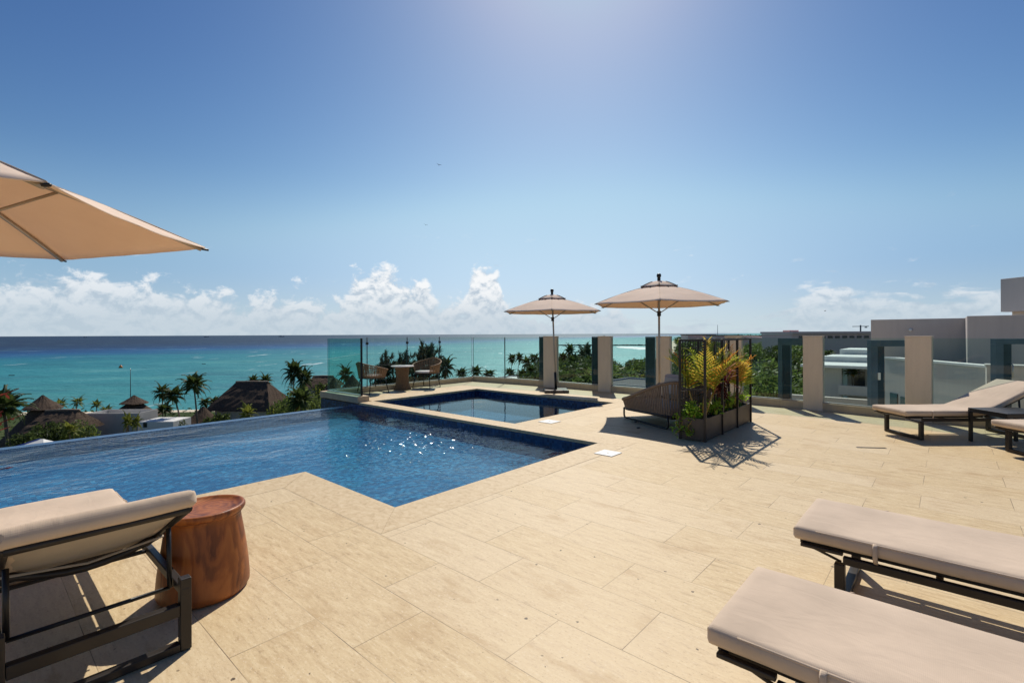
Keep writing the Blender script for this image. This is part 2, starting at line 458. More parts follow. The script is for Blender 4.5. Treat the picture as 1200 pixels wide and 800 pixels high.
def water_mat(name, amp, tint, scale, fine, fin3=0.0, patch=None, refl=0.6):
    m, nt, b = newmat(name)
    m.node_tree.nodes.remove(b)
    out = [n for n in m.node_tree.nodes if n.type == 'OUTPUT_MATERIAL'][0]
    tc = nt.n('ShaderNodeTexCoord').outputs['Object']
    mp = nt.n('ShaderNodeMapping', {'Vector': tc, 'Scale': (1.0, 0.62, 1.0), 'Rotation': (0, 0, 0.5)}).outputs[0]
    n1 = nt.noise(mp, scale, 3.0, 0.55, 0.5)
    n2 = nt.noise(mp, scale * 4.1, 3.0, 0.6, 0.4)
    calm = nt.m('MULTIPLY_ADD', nt.smooth(nt.noise(tc, 0.45, 2.0), 0.35, 0.65), 0.65, 0.35)
    n3 = nt.noise(tc, scale * 13.0, 2.0, 0.6)
    if patch:                               # rougher patch, shaped to give sun sparkles
        dd = nt.n('ShaderNodeVectorMath', {0: nt.n('ShaderNodeVectorMath', {0: tc, 1: (1.0, 1.0, 0.0)}, operation='MULTIPLY').outputs[0], 1: (patch[0], patch[1], 0.0)}, operation='DISTANCE').outputs[1]
        n3 = nt.m('MULTIPLY', n3, nt.m('MULTIPLY_ADD', nt.smooth(nt.m('ADD', dd, nt.m('MULTIPLY_ADD', n1, 1.2, -0.6)), patch[2], 0.2), patch[3], 1.0))
    if patch:
        n4 = nt.noise(tc, 11.0, 2.0, 0.55, 0.3)
        n3 = nt.m('ADD', n3, nt.m('MULTIPLY', n4, nt.m('MULTIPLY', nt.smooth(nt.m('ADD', dd, nt.m('MULTIPLY_ADD', n1, 1.6, -0.8)), patch[2], 0.1), patch[4])))
    h = nt.m('MULTIPLY', nt.m('ADD', nt.m('ADD', n1, nt.m('MULTIPLY', n2, fine)), nt.m('MULTIPLY', n3, fin3)), calm)
    bn = nt.n('ShaderNodeBump', {'Height': h, 'Strength': 1.0, 'Distance': amp}).outputs[0]
    back = nt.n('ShaderNodeNewGeometry').outputs['Backfacing']      # the same reflectance from both sides: rays run straight through
    fr = nt.n('ShaderNodeFresnel', {'IOR': nt.m('MULTIPLY_ADD', back, 1 / 1.33 - 1.33, 1.33), 'Normal': bn})
    tr = nt.n('ShaderNodeBsdfTransparent', {0: c3(tint)})
    gl = nt.n('ShaderNodeBsdfGlossy', {'Color': (1, 1, 1, 1), 'Roughness': 0.055, 'Normal': bn})
    L_(nt, nt.n('ShaderNodeMixShader', {0: nt.m('MULTIPLY', fr.outputs[0], refl), 1: tr.outputs[0], 2: gl.outputs[0]}).outputs[0], out.inputs[0])
    return m

def glass_mat(name, tint, refl=1.0):
    m, nt, b = newmat(name)
    m.node_tree.nodes.remove(b)
    out = [n for n in m.node_tree.nodes if n.type == 'OUTPUT_MATERIAL'][0]
    fr = nt.n('ShaderNodeFresnel', {'IOR': 1.45})
    tr = nt.n('ShaderNodeBsdfTransparent', {0: c3(tint)})
    gl = nt.n('ShaderNodeBsdfGlossy', {'Color': (refl, refl, refl, 1), 'Roughness': 0.0})
    geo_ = nt.n('ShaderNodeNewGeometry')
    f2 = nt.m('MULTIPLY', fr.outputs[0], nt.m('SUBTRACT', 1.0, geo_.outputs['Backfacing']))
    L_(nt, nt.n('ShaderNodeMixShader', {0: f2, 1: tr.outputs[0], 2: gl.outputs[0]}).outputs[0], out.inputs[0])
    return m

def fabric(name, col, weave=420.0, fold=0.12):
    m, nt, b = newmat(name)
    tc = nt.n('ShaderNodeTexCoord').outputs['Object']
    wv = nt.n('ShaderNodeTexWave', {'Vector': tc, 'Scale': weave / 6.0, 'Distortion': 1.5, 'Detail': 2.0}, bands_direction='X').outputs[1]
    wv2 = nt.n('ShaderNodeTexWave', {'Vector': tc, 'Scale': weave / 6.0, 'Distortion': 1.5, 'Detail': 2.0}, bands_direction='Y').outputs[1]
    soil = nt.noise(tc, 3.2, 5.0, 0.6)
    lo = tuple(x * 0.88 for x in col); hi = tuple(min(1, x * 1.1) for x in col)
    c = nt.ramp(soil, [(0.3, lo), (0.72, hi)])
    th = nt.m('MULTIPLY', nt.m('ADD', wv, wv2), 0.5)
    c = nt.mix(nt.m('MULTIPLY', th, 0.18), c, tuple(x * 0.6 for x in col))
    L_(nt, c, b.inputs['Base Color'])
    b.inputs['Roughness'].default_value = 0.9
    b.inputs['Specular IOR Level'].default_value = 0.15
    b.inputs['Sheen Weight'].default_value = 0.15
    big = nt.noise(nt.n('ShaderNodeMapping', {'Vector': tc, 'Scale': (2.0, 5.0, 2.0)}).outputs[0], 2.2, 3.0, 0.5, 0.6)
    h = nt.m('MULTIPLY_ADD', th, 0.02, nt.m('MULTIPLY', big, fold * 3))
    L_(nt, nt.n('ShaderNodeBump', {'Height': h, 'Strength': 0.6, 'Distance': 0.025}).outputs[0], b.inputs['Normal'])
    return m

def canopy_mat():
    m, nt, b = newmat('parasol_cloth')
    out = [n for n in m.node_tree.nodes if n.type == 'OUTPUT_MATERIAL'][0]
    tc = nt.n('ShaderNodeTexCoord').outputs['Object']
    c = nt.ramp(nt.noise(tc, 4.0, 5.0, 0.6), [(0.3, (0.90, 0.745, 0.60)), (0.7, (0.95, 0.80, 0.655))])
    L_(nt, c, b.inputs['Base Color'])
    b.inputs['Roughness'].default_value = 0.92
    b.inputs['Specular IOR Level'].default_value = 0.1
    bn = nt.n('ShaderNodeBump', {'Height': nt.noise(tc, 5.0, 2.0), 'Strength': 0.2, 'Distance': 0.03}).outputs[0]
    L_(nt, bn, b.inputs['Normal'])
    tl = nt.n('ShaderNodeBsdfTranslucent', {0: (0.85, 0.45, 0.19, 1)})
    L_(nt, nt.n('ShaderNodeMixShader', {0: 0.21, 1: b.outputs[0], 2: tl.outputs[0]}).outputs[0], out.inputs[0])
    return m

def leaf_mat(name, lo, hi, trans=0.35, scale=0.8, rough=0.5):
    m, nt, b = newmat(name)
    out = [n for n in m.node_tree.nodes if n.type == 'OUTPUT_MATERIAL'][0]
    tc = nt.n('ShaderNodeTexCoord').outputs['Object']
    oi = nt.n('ShaderNodeObjectInfo')
    gi = nt.n('ShaderNodeNewGeometry')
    f = nt.m('ADD', nt.m('MULTIPLY', nt.noise(tc, scale, 2.0), 0.5), nt.m('MULTIPLY', gi.outputs['Random Per Island'], 0.5))
    f = nt.m('ADD', f, nt.m('MULTIPLY_ADD', oi.outputs['Random'], 0.36, -0.18))
    c = nt.ramp(f, [(0.2, lo), (0.8, hi)])
    L_(nt, c, b.inputs['Base Color'])
    b.inputs['Roughness'].default_value = rough
    b.inputs['Specular IOR Level'].default_value = 0.12
    tl = nt.n('ShaderNodeBsdfTranslucent', {0: nt.mix(0.5, c, tuple(min(1, x * 1.6) for x in hi))})
    L_(nt, nt.n('ShaderNodeMixShader', {0: trans, 1: b.outputs[0], 2: tl.outputs[0]}).outputs[0], out.inputs[0])
    return m

def wood_mat():
    m, nt, b = newmat('stump_wood')
    tc = nt.n('ShaderNodeTexCoord').outputs['Object']
    sx = nt.n('ShaderNodeSeparateXYZ', {0: tc})
    v = nt.n('ShaderNodeMapping', {'Vector': tc, 'Scale': (3.0, 3.0, 1.1)}).outputs[0]
    sw = nt.noise(v, 1.1, 5.0, 0.5, 1.6)
    rad = nt.n('ShaderNodeVectorMath', {0: nt.n('ShaderNodeVectorMath', {0: tc, 1: (1, 1, 0.0)}, operation='MULTIPLY').outputs[0], 1: (0.05, 0.03, 0)}, operation='DISTANCE').outputs[1]
    ring = nt.n('ShaderNodeTexWave', {'Vector': nt.xyz(nt.m('ADD', rad, nt.m('MULTIPLY', sw, 0.18)), nt.m('MULTIPLY', sx.outputs[2], 0.25), 0.0),
                'Scale': 9.0, 'Distortion': 2.5, 'Detail': 4.0, 'Detail Scale': 2.0}).outputs[1]
    f = nt.m('ADD', nt.m('MULTIPLY', sw, 0.72), nt.m('ADD', nt.m('MULTIPLY', ring, 0.14), nt.m('MULTIPLY', nt.noise(nt.n('ShaderNodeMapping', {'Vector': tc, 'Scale': (14.0, 14.0, 2.0)}).outputs[0], 3.0, 6.0, 0.7), 0.16)))
    c = nt.ramp(f, [(0.30, (0.11, 0.028, 0.009)), (0.43, (0.25, 0.072, 0.017)), (0.56, (0.36, 0.112, 0.025)), (0.74, (0.48, 0.175, 0.042))])
    L_(nt, c, b.inputs['Base Color'])
    b.inputs['Roughness'].default_value = 0.46
    b.inputs['Specular IOR Level'].default_value = 0.4
    L_(nt, nt.n('ShaderNodeBump', {'Height': f, 'Strength': 0.25, 'Distance': 0.01}).outputs[0], b.inputs['Normal'])
    return m

def thatch_mat():
    m, nt, b = newmat('thatch')
    tc = nt.n('ShaderNodeTexCoord').outputs['Object']
    v = nt.n('ShaderNodeMapping', {'Vector': tc, 'Scale': (5.0, 5.0, 0.5)}).outputs[0]
    f = nt.noise(v, 2.0, 6.0, 0.7)
    lay = nt.n('ShaderNodeTexWave', {'Vector': tc, 'Scale': 0.7, 'Distortion': 2.0, 'Detail': 3.0}, bands_direction='Z').outputs[1]
    c = nt.ramp(f, [(0.25, (0.045, 0.032, 0.024)), (0.5, (0.105, 0.075, 0.055)), (0.78, (0.20, 0.15, 0.115))])
    c = nt.mix(nt.m('MULTIPLY', lay, 0.25), c, (0.06, 0.042, 0.032))
    L_(nt, c, b.inputs['Base Color'])
    b.inputs['Roughness'].default_value = 0.95
    b.inputs['Specular IOR Level'].default_value = 0.1
    L_(nt, nt.n('ShaderNodeBump', {'Height': f, 'Strength': 0.8, 'Distance': 0.25}).outputs[0], b.inputs['Normal'])
    return m

def sea_mat():
    m, nt, b = newmat('sea_water')
    pos = nt.n('ShaderNodeNewGeometry').outputs['Position']
    sp = nt.n('ShaderNodeSeparateXYZ', {0: pos})
    x, y = sp.outputs[0], sp.outputs[1]
    d = nt.m('SUBTRACT', nt.m('MULTIPLY_ADD', y, 0.5, -925.0), x)
    strk = nt.noise(nt.n('ShaderNodeMapping', {'Vector': pos, 'Scale': (0.35, 1.0, 1.0), 'Rotation': (0, 0, 0.35)}).outputs[0], 0.012, 5.0, 0.62)
    d = nt.m('ADD', d, nt.m('MULTIPLY_ADD', strk, 420.0, -210.0))
    t = nt.n('ShaderNodeMapRange', {0: d, 1: -820.0, 2: 900.0}).outputs[0]
    col = nt.ramp(t, [(0.0, (0.032, 0.215, 0.225)), (0.27, (0.009, 0.168, 0.215)), (0.37, (0.004, 0.120, 0.20)), (0.435, (0.002, 0.078, 0.205)), (0.52, (0.002, 0.046, 0.155)), (0.68, (0.003, 0.025, 0.085)), (1.0, (0.005, 0.020, 0.062))])
    # sea-grass and sand patches on the shelf
    pat = nt.noise(nt.n('ShaderNodeMapping', {'Vector': pos, 'Scale': (0.4, 1.0, 1.0)}).outputs[0], 0.03, 5.0, 0.6)
    col = nt.mix(nt.m('MULTIPLY', nt.smooth(pat, 0.55, 0.72), nt.m('MULTIPLY', nt.smooth(t, 0.5, 0.2), 0.4)), col, (0.012, 0.11, 0.17))
    col = nt.mix(nt.m('MULTIPLY', nt.smooth(pat, 0.46, 0.34), nt.m('MULTIPLY', nt.smooth(t, 0.5, 0.2), 0.35)), col, (0.07, 0.27, 0.26))
    wv = nt.n('ShaderNodeMapping', {'Vector': pos, 'Scale': (0.45, 1.0, 1.0), 'Rotation': (0, 0, 0.2)}).outputs[0]
    n1 = nt.noise(wv, 0.09, 4.0, 0.6, 0.3)
    n2 = nt.noise(wv, 0.55, 4.0, 0.6)
    cv = nt.n('ShaderNodeMapping', {'Vector': pos, 'Scale': (1.0, 0.16, 1.0), 'Rotation': (0, 0, -0.12)}).outputs[0]
    cap = nt.m('MULTIPLY', nt.smooth(nt.noise(cv, 0.11, 4.0, 0.6), 0.635, 0.70), nt.smooth(nt.noise(pos, 0.006, 3.0), 0.40, 0.62))  # whitecaps; the white flecks also paint sun glints into the colour
    col = nt.mix(nt.m('MULTIPLY', nt.smooth(n1, 0.5, 0.3), 0.22), col, (0.006, 0.07, 0.14))
    col = nt.mix(nt.m('MULTIPLY', cap, nt.m('MULTIPLY', nt.smooth(t, 0.75, 0.45), 0.8)), col, (0.75, 0.80, 0.80))
    sv = nt.n('ShaderNodeMapping', {'Vector': pos, 'Scale': (0.55, 1.0, 1.0), 'Rotation': (0, 0, 0.1)}).outputs[0]
    s2 = nt.noise(sv, 0.022, 7.0, 0.68)
    col = nt.mix(nt.m('MULTIPLY', nt.smooth(s2, 0.52, 0.36), 0.45), col, nt.mix(0.5, (0.0, 0.02, 0.05), col))
    col = nt.mix(nt.m('MULTIPLY', nt.smooth(s2, 0.55, 0.70), 0.30), col, (0.16, 0.36, 0.38))
    L_(nt, col, b.inputs['Base Color'])
    b.inputs['Roughness'].default_value = 1.0
    b.inputs['Specular IOR Level'].default_value = 0.0
    h = nt.m('ADD', nt.m('MULTIPLY', n1, 2.6), nt.m('MULTIPLY', n2, 0.75))
    bn = nt.n('ShaderNodeBump', {'Height': h, 'Strength': 0.7, 'Distance': 1.2}).outputs[0]
    L_(nt, bn, b.inputs['Normal'])
    out = [n for n in m.node_tree.nodes if n.type == 'OUTPUT_MATERIAL'][0]
    gl = nt.n('ShaderNodeBsdfGlossy', {'Color': (0.80, 0.95, 1.0, 1), 'Roughness': 0.42, 'Normal': bn})
    fr = nt.n('ShaderNodeFresnel', {'IOR': 1.33, 'Normal': bn})
    fac = nt.m('MINIMUM', fr.outputs[0], 0.10)              # a rough sea never reaches the mirror glare of a flat one
    L_(nt, nt.n('ShaderNodeMixShader', {0: fac, 1: b.outputs[0], 2: gl.outputs[0]}).outputs[0], out.inputs[0])
    return m

def ground_mat():
    m, nt, b = newmat('land_ground')
    pos = nt.n('ShaderNodeNewGeometry').outputs['Position']
    sp = nt.n('ShaderNodeSeparateXYZ', {0: pos})
    n = nt.noise(pos, 0.06, 6.0, 0.65)
    n2 = nt.noise(pos, 0.7, 5.0, 0.7)
    c = nt.ramp(nt.m('ADD', nt.m('MULTIPLY', n, 0.6), nt.m('MULTIPLY', n2, 0.4)), [(0.3, (0.018, 0.032, 0.012)), (0.5, (0.04, 0.065, 0.02)), (0.72, (0.11, 0.12, 0.05))])
    sand = nt.smooth(nt.m('ADD', sp.outputs[2], nt.m('MULTIPLY_ADD', n2, 0.6, -0.3)), -20.0, -20.5)
    c = nt.mix(sand, c, (0.62, 0.54, 0.42))
    L_(nt, c, b.inputs['Base Color'])
    b.inputs['Roughness'].default_value = 0.95
    b.inputs['Specular IOR Level'].default_value = 0.1
    L_(nt, nt.n('ShaderNodeBump', {'Height': n2, 'Strength': 0.8, 'Distance': 0.6}).outputs[0], b.inputs['Normal'])
    return m

def render_mat(name, col, var=0.08):
    """painted cement render with faint streaks"""
    m, nt, b = newmat(name)
    tc = nt.n('ShaderNodeTexCoord').outputs['Object']
    st = nt.noise(nt.n('ShaderNodeMapping', {'Vector': tc, 'Scale': (6.0, 6.0, 0.7)}).outputs[0], 1.2, 5.0, 0.6)
    gr = nt.noise(tc, 40.0, 4.0, 0.7)
    f = nt.m('ADD', nt.m('MULTIPLY', st, 0.7), nt.m('MULTIPLY', gr, 0.3))
    L_(nt, nt.ramp(f, [(0.3, tuple(x * (1 - var * 1.6) for x in col)), (0.7, tuple(min(1, x * (1 + var)) for x in col))]), b.inputs['Base Color'])
    b.inputs['Roughness'].default_value = 0.85
    b.inputs['Specular IOR Level'].default_value = 0.2
    L_(nt, nt.n('ShaderNodeBump', {'Height': gr, 'Strength': 0.3, 'Distance': 0.004}).outputs[0], b.inputs['Normal'])
    return m

M = dict(
    trav=travertine(), coping=coping_mat(), mosaic=mosaic('waterline_mosaic', ((0.004, 0.016, 0.06), (0.007, 0.032, 0.11), (0.014, 0.06, 0.17), (0.035, 0.11, 0.24)), (0.004, 0.02, 0.08)),
    floor_mosaic=mosaic('pool_floor_mosaic', ((0.004, 0.042, 0.105), (0.007, 0.085, 0.185), (0.014, 0.135, 0.26), (0.05, 0.25, 0.40)), (0.006, 0.06, 0.16)),
    pool_water=water_mat('pool_water', 0.050, (0.74, 0.92, 0.97), 2.0, 0.22, 0.045, (-6.3, 4.2, 1.9, 1.0, 0.0)),
    plunge_water=water_mat('plunge_pool_water', 0.008, (0.74, 0.92, 0.97), 1.4, 0.10, refl=0.85),
    sea=sea_mat(), ground=ground_mat(),
    glass=glass_mat('railing_glass', (0.875, 0.96, 0.94)), glass_edge=simple('glass_edge', (0.10, 0.26, 0.22), 0.15, 0, 0.1),
    glass_side=glass_mat('corner_glass', (0.70, 0.915, 0.90)),
    dark_glass=simple('dark_glazing', (0.030, 0.052, 0.070), 0.35, 0.0, 0.2, 3.0, spec=0.3),
    dark_frame=simple('slate_frame', (0.085, 0.125, 0.16), 0.5, 0.0, 0.15, 3.0),
    stucco=render_mat('beige_stucco', (0.78, 0.635, 0.48)), curb=render_mat('curb_stone', (0.54, 0.43, 0.29), 0.12),
    slab=render_mat('concrete', (0.36, 0.34, 0.32)),
    grey=render_mat('grey_render', (0.54, 0.485, 0.445), 0.04), pale=render_mat('pale_render', (0.50, 0.48, 0.45), 0.04), white=render_mat('white_paint', (0.78, 0.77, 0.74)),
    cushion=fabric('taupe_cushion', (0.635, 0.50, 0.375)), sling=fabric('sling_fabric', (0.44, 0.37, 0.29)), cream=fabric('cream_cushion', (0.66, 0.62, 0.58)),
    metal=simple('dark_bronze_metal', (0.032, 0.026, 0.022), 0.42, 0.35, 0.2, 9.0, spec=0.5),
    black=simple('black_metal', (0.012, 0.012, 0.013), 0.4, 0.2, 0.2, 9.0, spec=0.5),
    steel=simple('brushed_steel', (0.45, 0.44, 0.42), 0.35, 0.9, 0.15, 20.0),
    pole=simple('champagne_pole', (0.42, 0.36, 0.30), 0.4, 0.5, 0.1, 9.0),
    canopy=canopy_mat(), wood=wood_mat(), thatch=thatch_mat(),
    rope=simple('taupe_rope', (0.25, 0.175, 0.12), 0.75, 0, 0.25, 30.0, 0.6, 300.0),
    rattan=simple('honey_rattan', (0.26, 0.16, 0.085), 0.7, 0, 0.3, 30.0, 0.6, 260.0),
    darkpillow=fabric('taupe_pillow', (0.33, 0.29, 0.26)),
    planter=simple('bronze_planter', (0.085, 0.068, 0.055), 0.5, 0.25, 0.2, 4.0, 0.2, 60.0),
    soil=simple('soil', (0.03, 0.02, 0.013), 0.95, 0, 0.4, 30.0, 0.8, 60.0),
    plastic=simple('white_plastic', (0.80, 0.80, 0.77), 0.45, 0, 0.05, 8.0), slot=simple('drain_metal', (0.05, 0.045, 0.04), 0.5, 0.5, 0.2, 30.0),
    bark=simple('palm_bark', (0.14, 0.11, 0.085), 0.9, 0, 0.35, 2.0, 0.8, 6.0), bark2=simple('tree_bark', (0.07, 0.055, 0.042), 0.9, 0, 0.35, 2.0, 0.8, 6.0),
    palm=leaf_mat('palm_leaf', (0.018, 0.032, 0.010), (0.085, 0.12, 0.03), 0.3), palm_dry=leaf_mat('dry_palm_leaf', (0.16, 0.08, 0.02), (0.30, 0.16, 0.04), 0.3),
    palm_y=leaf_mat('young_palm_leaf', (0.09, 0.11, 0.02), (0.24, 0.25, 0.045), 0.4),
    leaf=leaf_mat('broad_leaf', (0.016, 0.030, 0.010), (0.085, 0.115, 0.035), 0.3, 0.35), leaf2=leaf_mat('bright_leaf', (0.04, 0.075, 0.018), (0.16, 0.21, 0.055), 0.35, 0.35),
    needle=leaf_mat('casuarina_needles', (0.018, 0.03, 0.016), (0.06, 0.08, 0.045), 0.25, 0.5),
    areca_g=leaf_mat('areca_green', (0.10, 0.16, 0.02), (0.32, 0.36, 0.04), 0.5, 3.0), areca_y=leaf_mat('areca_yellow', (0.34, 0.26, 0.03), (0.62, 0.45, 0.07), 0.5, 3.0),
    areca_o=leaf_mat('areca_orange', (0.38, 0.15, 0.02), (0.60, 0.27, 0.05), 0.5, 3.0), cane=simple('areca_cane', (0.42, 0.28, 0.06), 0.5, 0, 0.25, 10.0),
    red=leaf_mat('cordyline_red', (0.07, 0.012, 0.012), (0.24, 0.05, 0.035), 0.35, 4.0), pink=leaf_mat('cordyline_pink', (0.40, 0.16, 0.10), (0.60, 0.36, 0.25), 0.35, 4.0),
    vine=leaf_mat('vine_leaf', (0.10, 0.22, 0.02), (0.34, 0.50, 0.05), 0.45, 6.0),
    roof_dark=simple('bitumen_roof', (0.045, 0.045, 0.048), 0.85, 0, 0.3, 0.8), roof_white=simple('white_roof_membrane', (0.68, 0.68, 0.66), 0.7, 0, 0.12, 0.8),
    hotel=render_mat('pinkish_render', (0.80, 0.55, 0.49), 0.1), window=simple('window_glass', (0.02, 0.026, 0.032), 0.15, 0, 0.3, 3.0, spec=0.6),
    bluepaint=simple('blue_tile_trim', (0.03, 0.06, 0.34), 0.4, 0, 0.2, 3.0),
    rock=simple('wet_rock', (0.05, 0.045, 0.04), 0.8, 0, 0.4, 0.6, 0.6, 2.0), foam=simple('surf_foam', (0.80, 0.82, 0.82), 0.8, 0, 0.1, 0.2),
    bird=simple('dark_feathers', (0.03, 0.03, 0.035), 0.7), orange=simple('orange_plastic', (0.55, 0.17, 0.02), 0.5),
)

# ================================================================== the setting: terrace, pools, land, sea
def v_in(u):
    """inner face of the railing kerb, as v for a given u (the rail bows slightly)"""
    pts = [(-14, 7.9), (-8, 9.2), (-3, 10.2), (-1, 10.48), (0, 10.65), (2, 10.95), (4, 11.0), (6.5, 11.0), (9, 10.98), (11.3, 10.75), (12, 10.7)]
    for (a, b), (c, d) in zip(pts[:-1], pts[1:]):
        if a <= u <= c: return b + (d - b) * (u - a) / (c - a)
    return pts[0][1] if u < pts[0][0] else pts[-1][1]
WL = -0.115                                  # water level, lower pool
WP = -0.14                                   # water level, plunge pool
ULIM, VLIM = -12.0, -9.0                     # the terrace runs on behind the camera
UEDGE = 10.22                                # outer face of the infinity edge

dk = MB()
rail_us = [-12, -8, -5, -3, -1.5, 0, 1, 2, 3, 3.189]
dk.sheet([L(ULIM, VLIM), L(3.189, VLIM)] + [L(u, v_in(u)) for u in reversed(rail_us)], 0.0)
dk.sheet([L(3.19, VLIM), L(4.869, VLIM), L(4.869, 2.079), L(3.19, 2.079)], 0.0)
dk.sheet([L(3.19, 6.124), L(5.019, 6.124), L(5.019, 9.781), L(3.19, 9.781)], 0.0)
dk.sheet([L(3.19, 9.781), L(11.3, 9.781), L(11.3, v_in(11.3))] + [L(u, v_in(u)) for u in (10, 9, 7.5, 6, 5, 4, 3.19)], 0.0)
dk.sheet([L(10.091, 6.124), L(11.3, 6.124), L(11.3, 9.78), L(10.091, 9.78)], 0.0)
struct('terrace_deck', dk, M['trav'], rz=TROT)
# solid slab just under the paving, open where the pools are
sb = MB()
for (u0, u1, v0, v1) in ((ULIM, 3.57, VLIM, 7.9), (3.57, 5.25, VLIM, 2.46), (3.0, 5.40, 6.14, 11.0), (-1, 3.0, 7.9, 10.4), (5.40, 11.4, 9.40, 10.9), (9.71, 11.4, 6.14, 9.40)):
    sb.span(L(u0, v0, -0.5), L(u1, v1, -0.0035))
struct('terrace_slab', sb, M['slab'], rz=TROT)

cp = MB()
def slab(poly): cp.prism([L(*p) for p in poly], -0.045, 0.001)
g = 0.001
slab([(5.27, 2.48), (3.59 + g, 2.48), (3.19 + g, 2.08), (4.87, 2.08)])
slab([(5.27, 2.476), (4.872, 2.078), (4.872, -1.0), (5.27, -1.0)]); slab([(5.27, -1.004), (4.87, -1.004), (4.87, VLIM), (5.27, VLIM)])
slab([(3.59, 2.48 + g), (3.59, 4.1), (3.19, 4.1), (3.19, 2.08 + g)]); slab([(3.59, 4.104), (3.59, 5.78), (3.194, 5.78), (3.194, 4.104)])
for a, b in ((3.19, 4.6), (4.604, 6.2), (6.204, 7.8), (7.804, 9.72)): slab([(a, 5.784), (b, 5.784), (b, 6.12), (a, 6.12)])
for a, b in ((6.124, 7.7), (7.704, 9.38)): slab([(5.02, a), (5.42, a), (5.42, b), (5.02, b)])
slab([(5.02, 9.384), (5.42, 9.384), (5.42, 9.78), (5.02, 9.78)])
for a, b in ((5.424, 7.5), (7.504, 9.69)): slab([(a, 9.384), (b, 9.384), (b, 9.78), (a, 9.78)])
slab([(9.694, 9.384), (10.09, 9.384), (10.09, 9.78), (9.694, 9.78)])
for a, b in ((6.124, 7.8), (7.804, 9.38)): slab([(9.69, a), (10.09, a), (10.09, b), (9.69, b)])
struct('pool_coping', cp, M['coping'], rz=TROT)

fl = MB(); bs = MB()
def wallq(a, b, z0, z1):                     # one upright tiled face between two plan points
    a, b = L(*a), L(*b)
    bs.add([(a.x, a.y, z0), (b.x, b.y, z0), (b.x, b.y, z1), (a.x, a.y, z1)], [(0, 1, 2, 3)])
FL = -0.31                                   # apparent depth: water lifts its floor towards the eye
fl.sheet([L(3.586, 2.484), L(10.0, 2.484), L(10.0, 5.784), L(3.586, 5.784)], FL)
fl.sheet([L(5.266, VLIM), L(10.0, VLIM), L(10.0, 2.484), L(5.266, 2.484)], FL)
zt = -0.046
wallq((3.588, 2.482), (5.268, 2.482), FL, zt); wallq((5.268, 2.482), (5.268, VLIM), FL, zt)
wallq((3.588, 2.482), (3.588, 5.782), FL, zt); wallq((3.588, 5.782), (11.45, 5.782), -3.0, zt)
wallq((5.268, VLIM), (10.0, VLIM), FL, zt)
# infinity edge: a tiled weir the water lies flush with
bs.span(L(10.0, VLIM, -3.0), L(UEDGE, 5.778, WL + 0.004))
struct('pool_basin', bs, M['mosaic'], rz=TROT)
struct('pool_floor', fl, M['floor_mosaic'], rz=TROT)
b2 = MB(); bs = b2; fl = MB()
fl.sheet([L(5.42, 6.12), L(9.69, 6.12), L(9.69, 9.38), L(5.42, 9.38)], -0.5)
struct('plunge_pool_floor', fl, M['floor_mosaic'], rz=TROT)
for a, b in (((5.418, 6.118), (9.692, 6.118)), ((9.692, 6.118), (9.692, 9.382)), ((9.692, 9.382), (5.418, 9.382)), ((5.418, 9.382), (5.418, 6.118))): wallq(a, b, -1.1, zt)
struct('plunge_pool_basin', b2, M['mosaic'], rz=TROT)
wm = MB()
gu = [3.588] + [4.35 + .02 * i for i in range(186)] + [9.0, 10.02]        # mesh wavelets added here to catch the sun as sparkles
gv = [2.482] + [2.60 + .02 * i for i in range(157)] + [5.782]
def ripple(u, v):
    e = math.hypot((u - 6.15) / 1.65, (v - 4.25) / 1.5)
    e = max(0.0, 1 - e) ** 0.8
    return e * (.032 * mnoise.noise(Vector((u * 12, v * 12, .3))) + .028 * mnoise.noise(Vector((u * 21, v * 21, 2.1)))) if e else 0.0
gp = []
for v in gv:
    for u in gu: gp.append((-u, v, WL + ripple(u, v)))
nu = len(gu)
wm.add(gp, [(j * nu + i + 1, j * nu + i, (j + 1) * nu + i, (j + 1) * nu + i + 1) for j in range(len(gv) - 1) for i in range(nu - 1)], 0, True)
wm.sheet([L(5.268, VLIM), L(10.02, VLIM), L(10.02, 2.482), L(5.268, 2.482)], WL)
struct('pool_water', wm, M['pool_water'], rz=TROT)
wm = MB(); wm.sheet([L(5.418, 6.118), L(9.692, 6.118), L(9.692, 9.382), L(5.418, 9.382)], WP)
struct('plunge_pool_water', wm, M['plunge_water'], rz=TROT)

# the building the terrace stands on
tb = thing('terrace_building', 'beige rendered building below the pool terrace carrying its outer walls', 'building', (0, 0, 0), TROT)
mb = MB()
mb.prism([L(ULIM, VLIM), L(9.95, VLIM), L(9.95, 5.8), L(11.42, 5.8), L(11.42, 10.9), L(9, 11.15), L(4, 11.17), L(2, 11.12), L(0, 10.8), L(-3, 10.35), L(-8, 9.35), L(ULIM, 8.4)], -20.5, -3.0)
mb.build('wall', M['stucco'], tb)
mb = MB()
ups = [11.42, 11.0, 10, 9, 8, 7, 6, 5, 4, 3, 2, 1, 0, -1, -3, -5, -8, -12]
for a, b in zip(ups[:-1], ups[1:]):
    p, q = L(a, v_in(a) + 0.19), L(b, v_in(b) + 0.19)
    mb.add([(p.x, p.y, -3.02), (q.x, q.y, -3.02), (q.x, q.y, -0.02), (p.x, p.y, -0.02)], [(0, 1, 2, 3)])
p, q = L(11.44, 5.8), L(11.44, 10.95)
mb.add([(p.x, p.y, -3.02), (q.x, q.y, -3.02), (q.x, q.y, -0.02), (p.x, p.y, -0.02)], [(0, 1, 2, 3)])
mb.build('upper_wall', M['stucco'], tb)

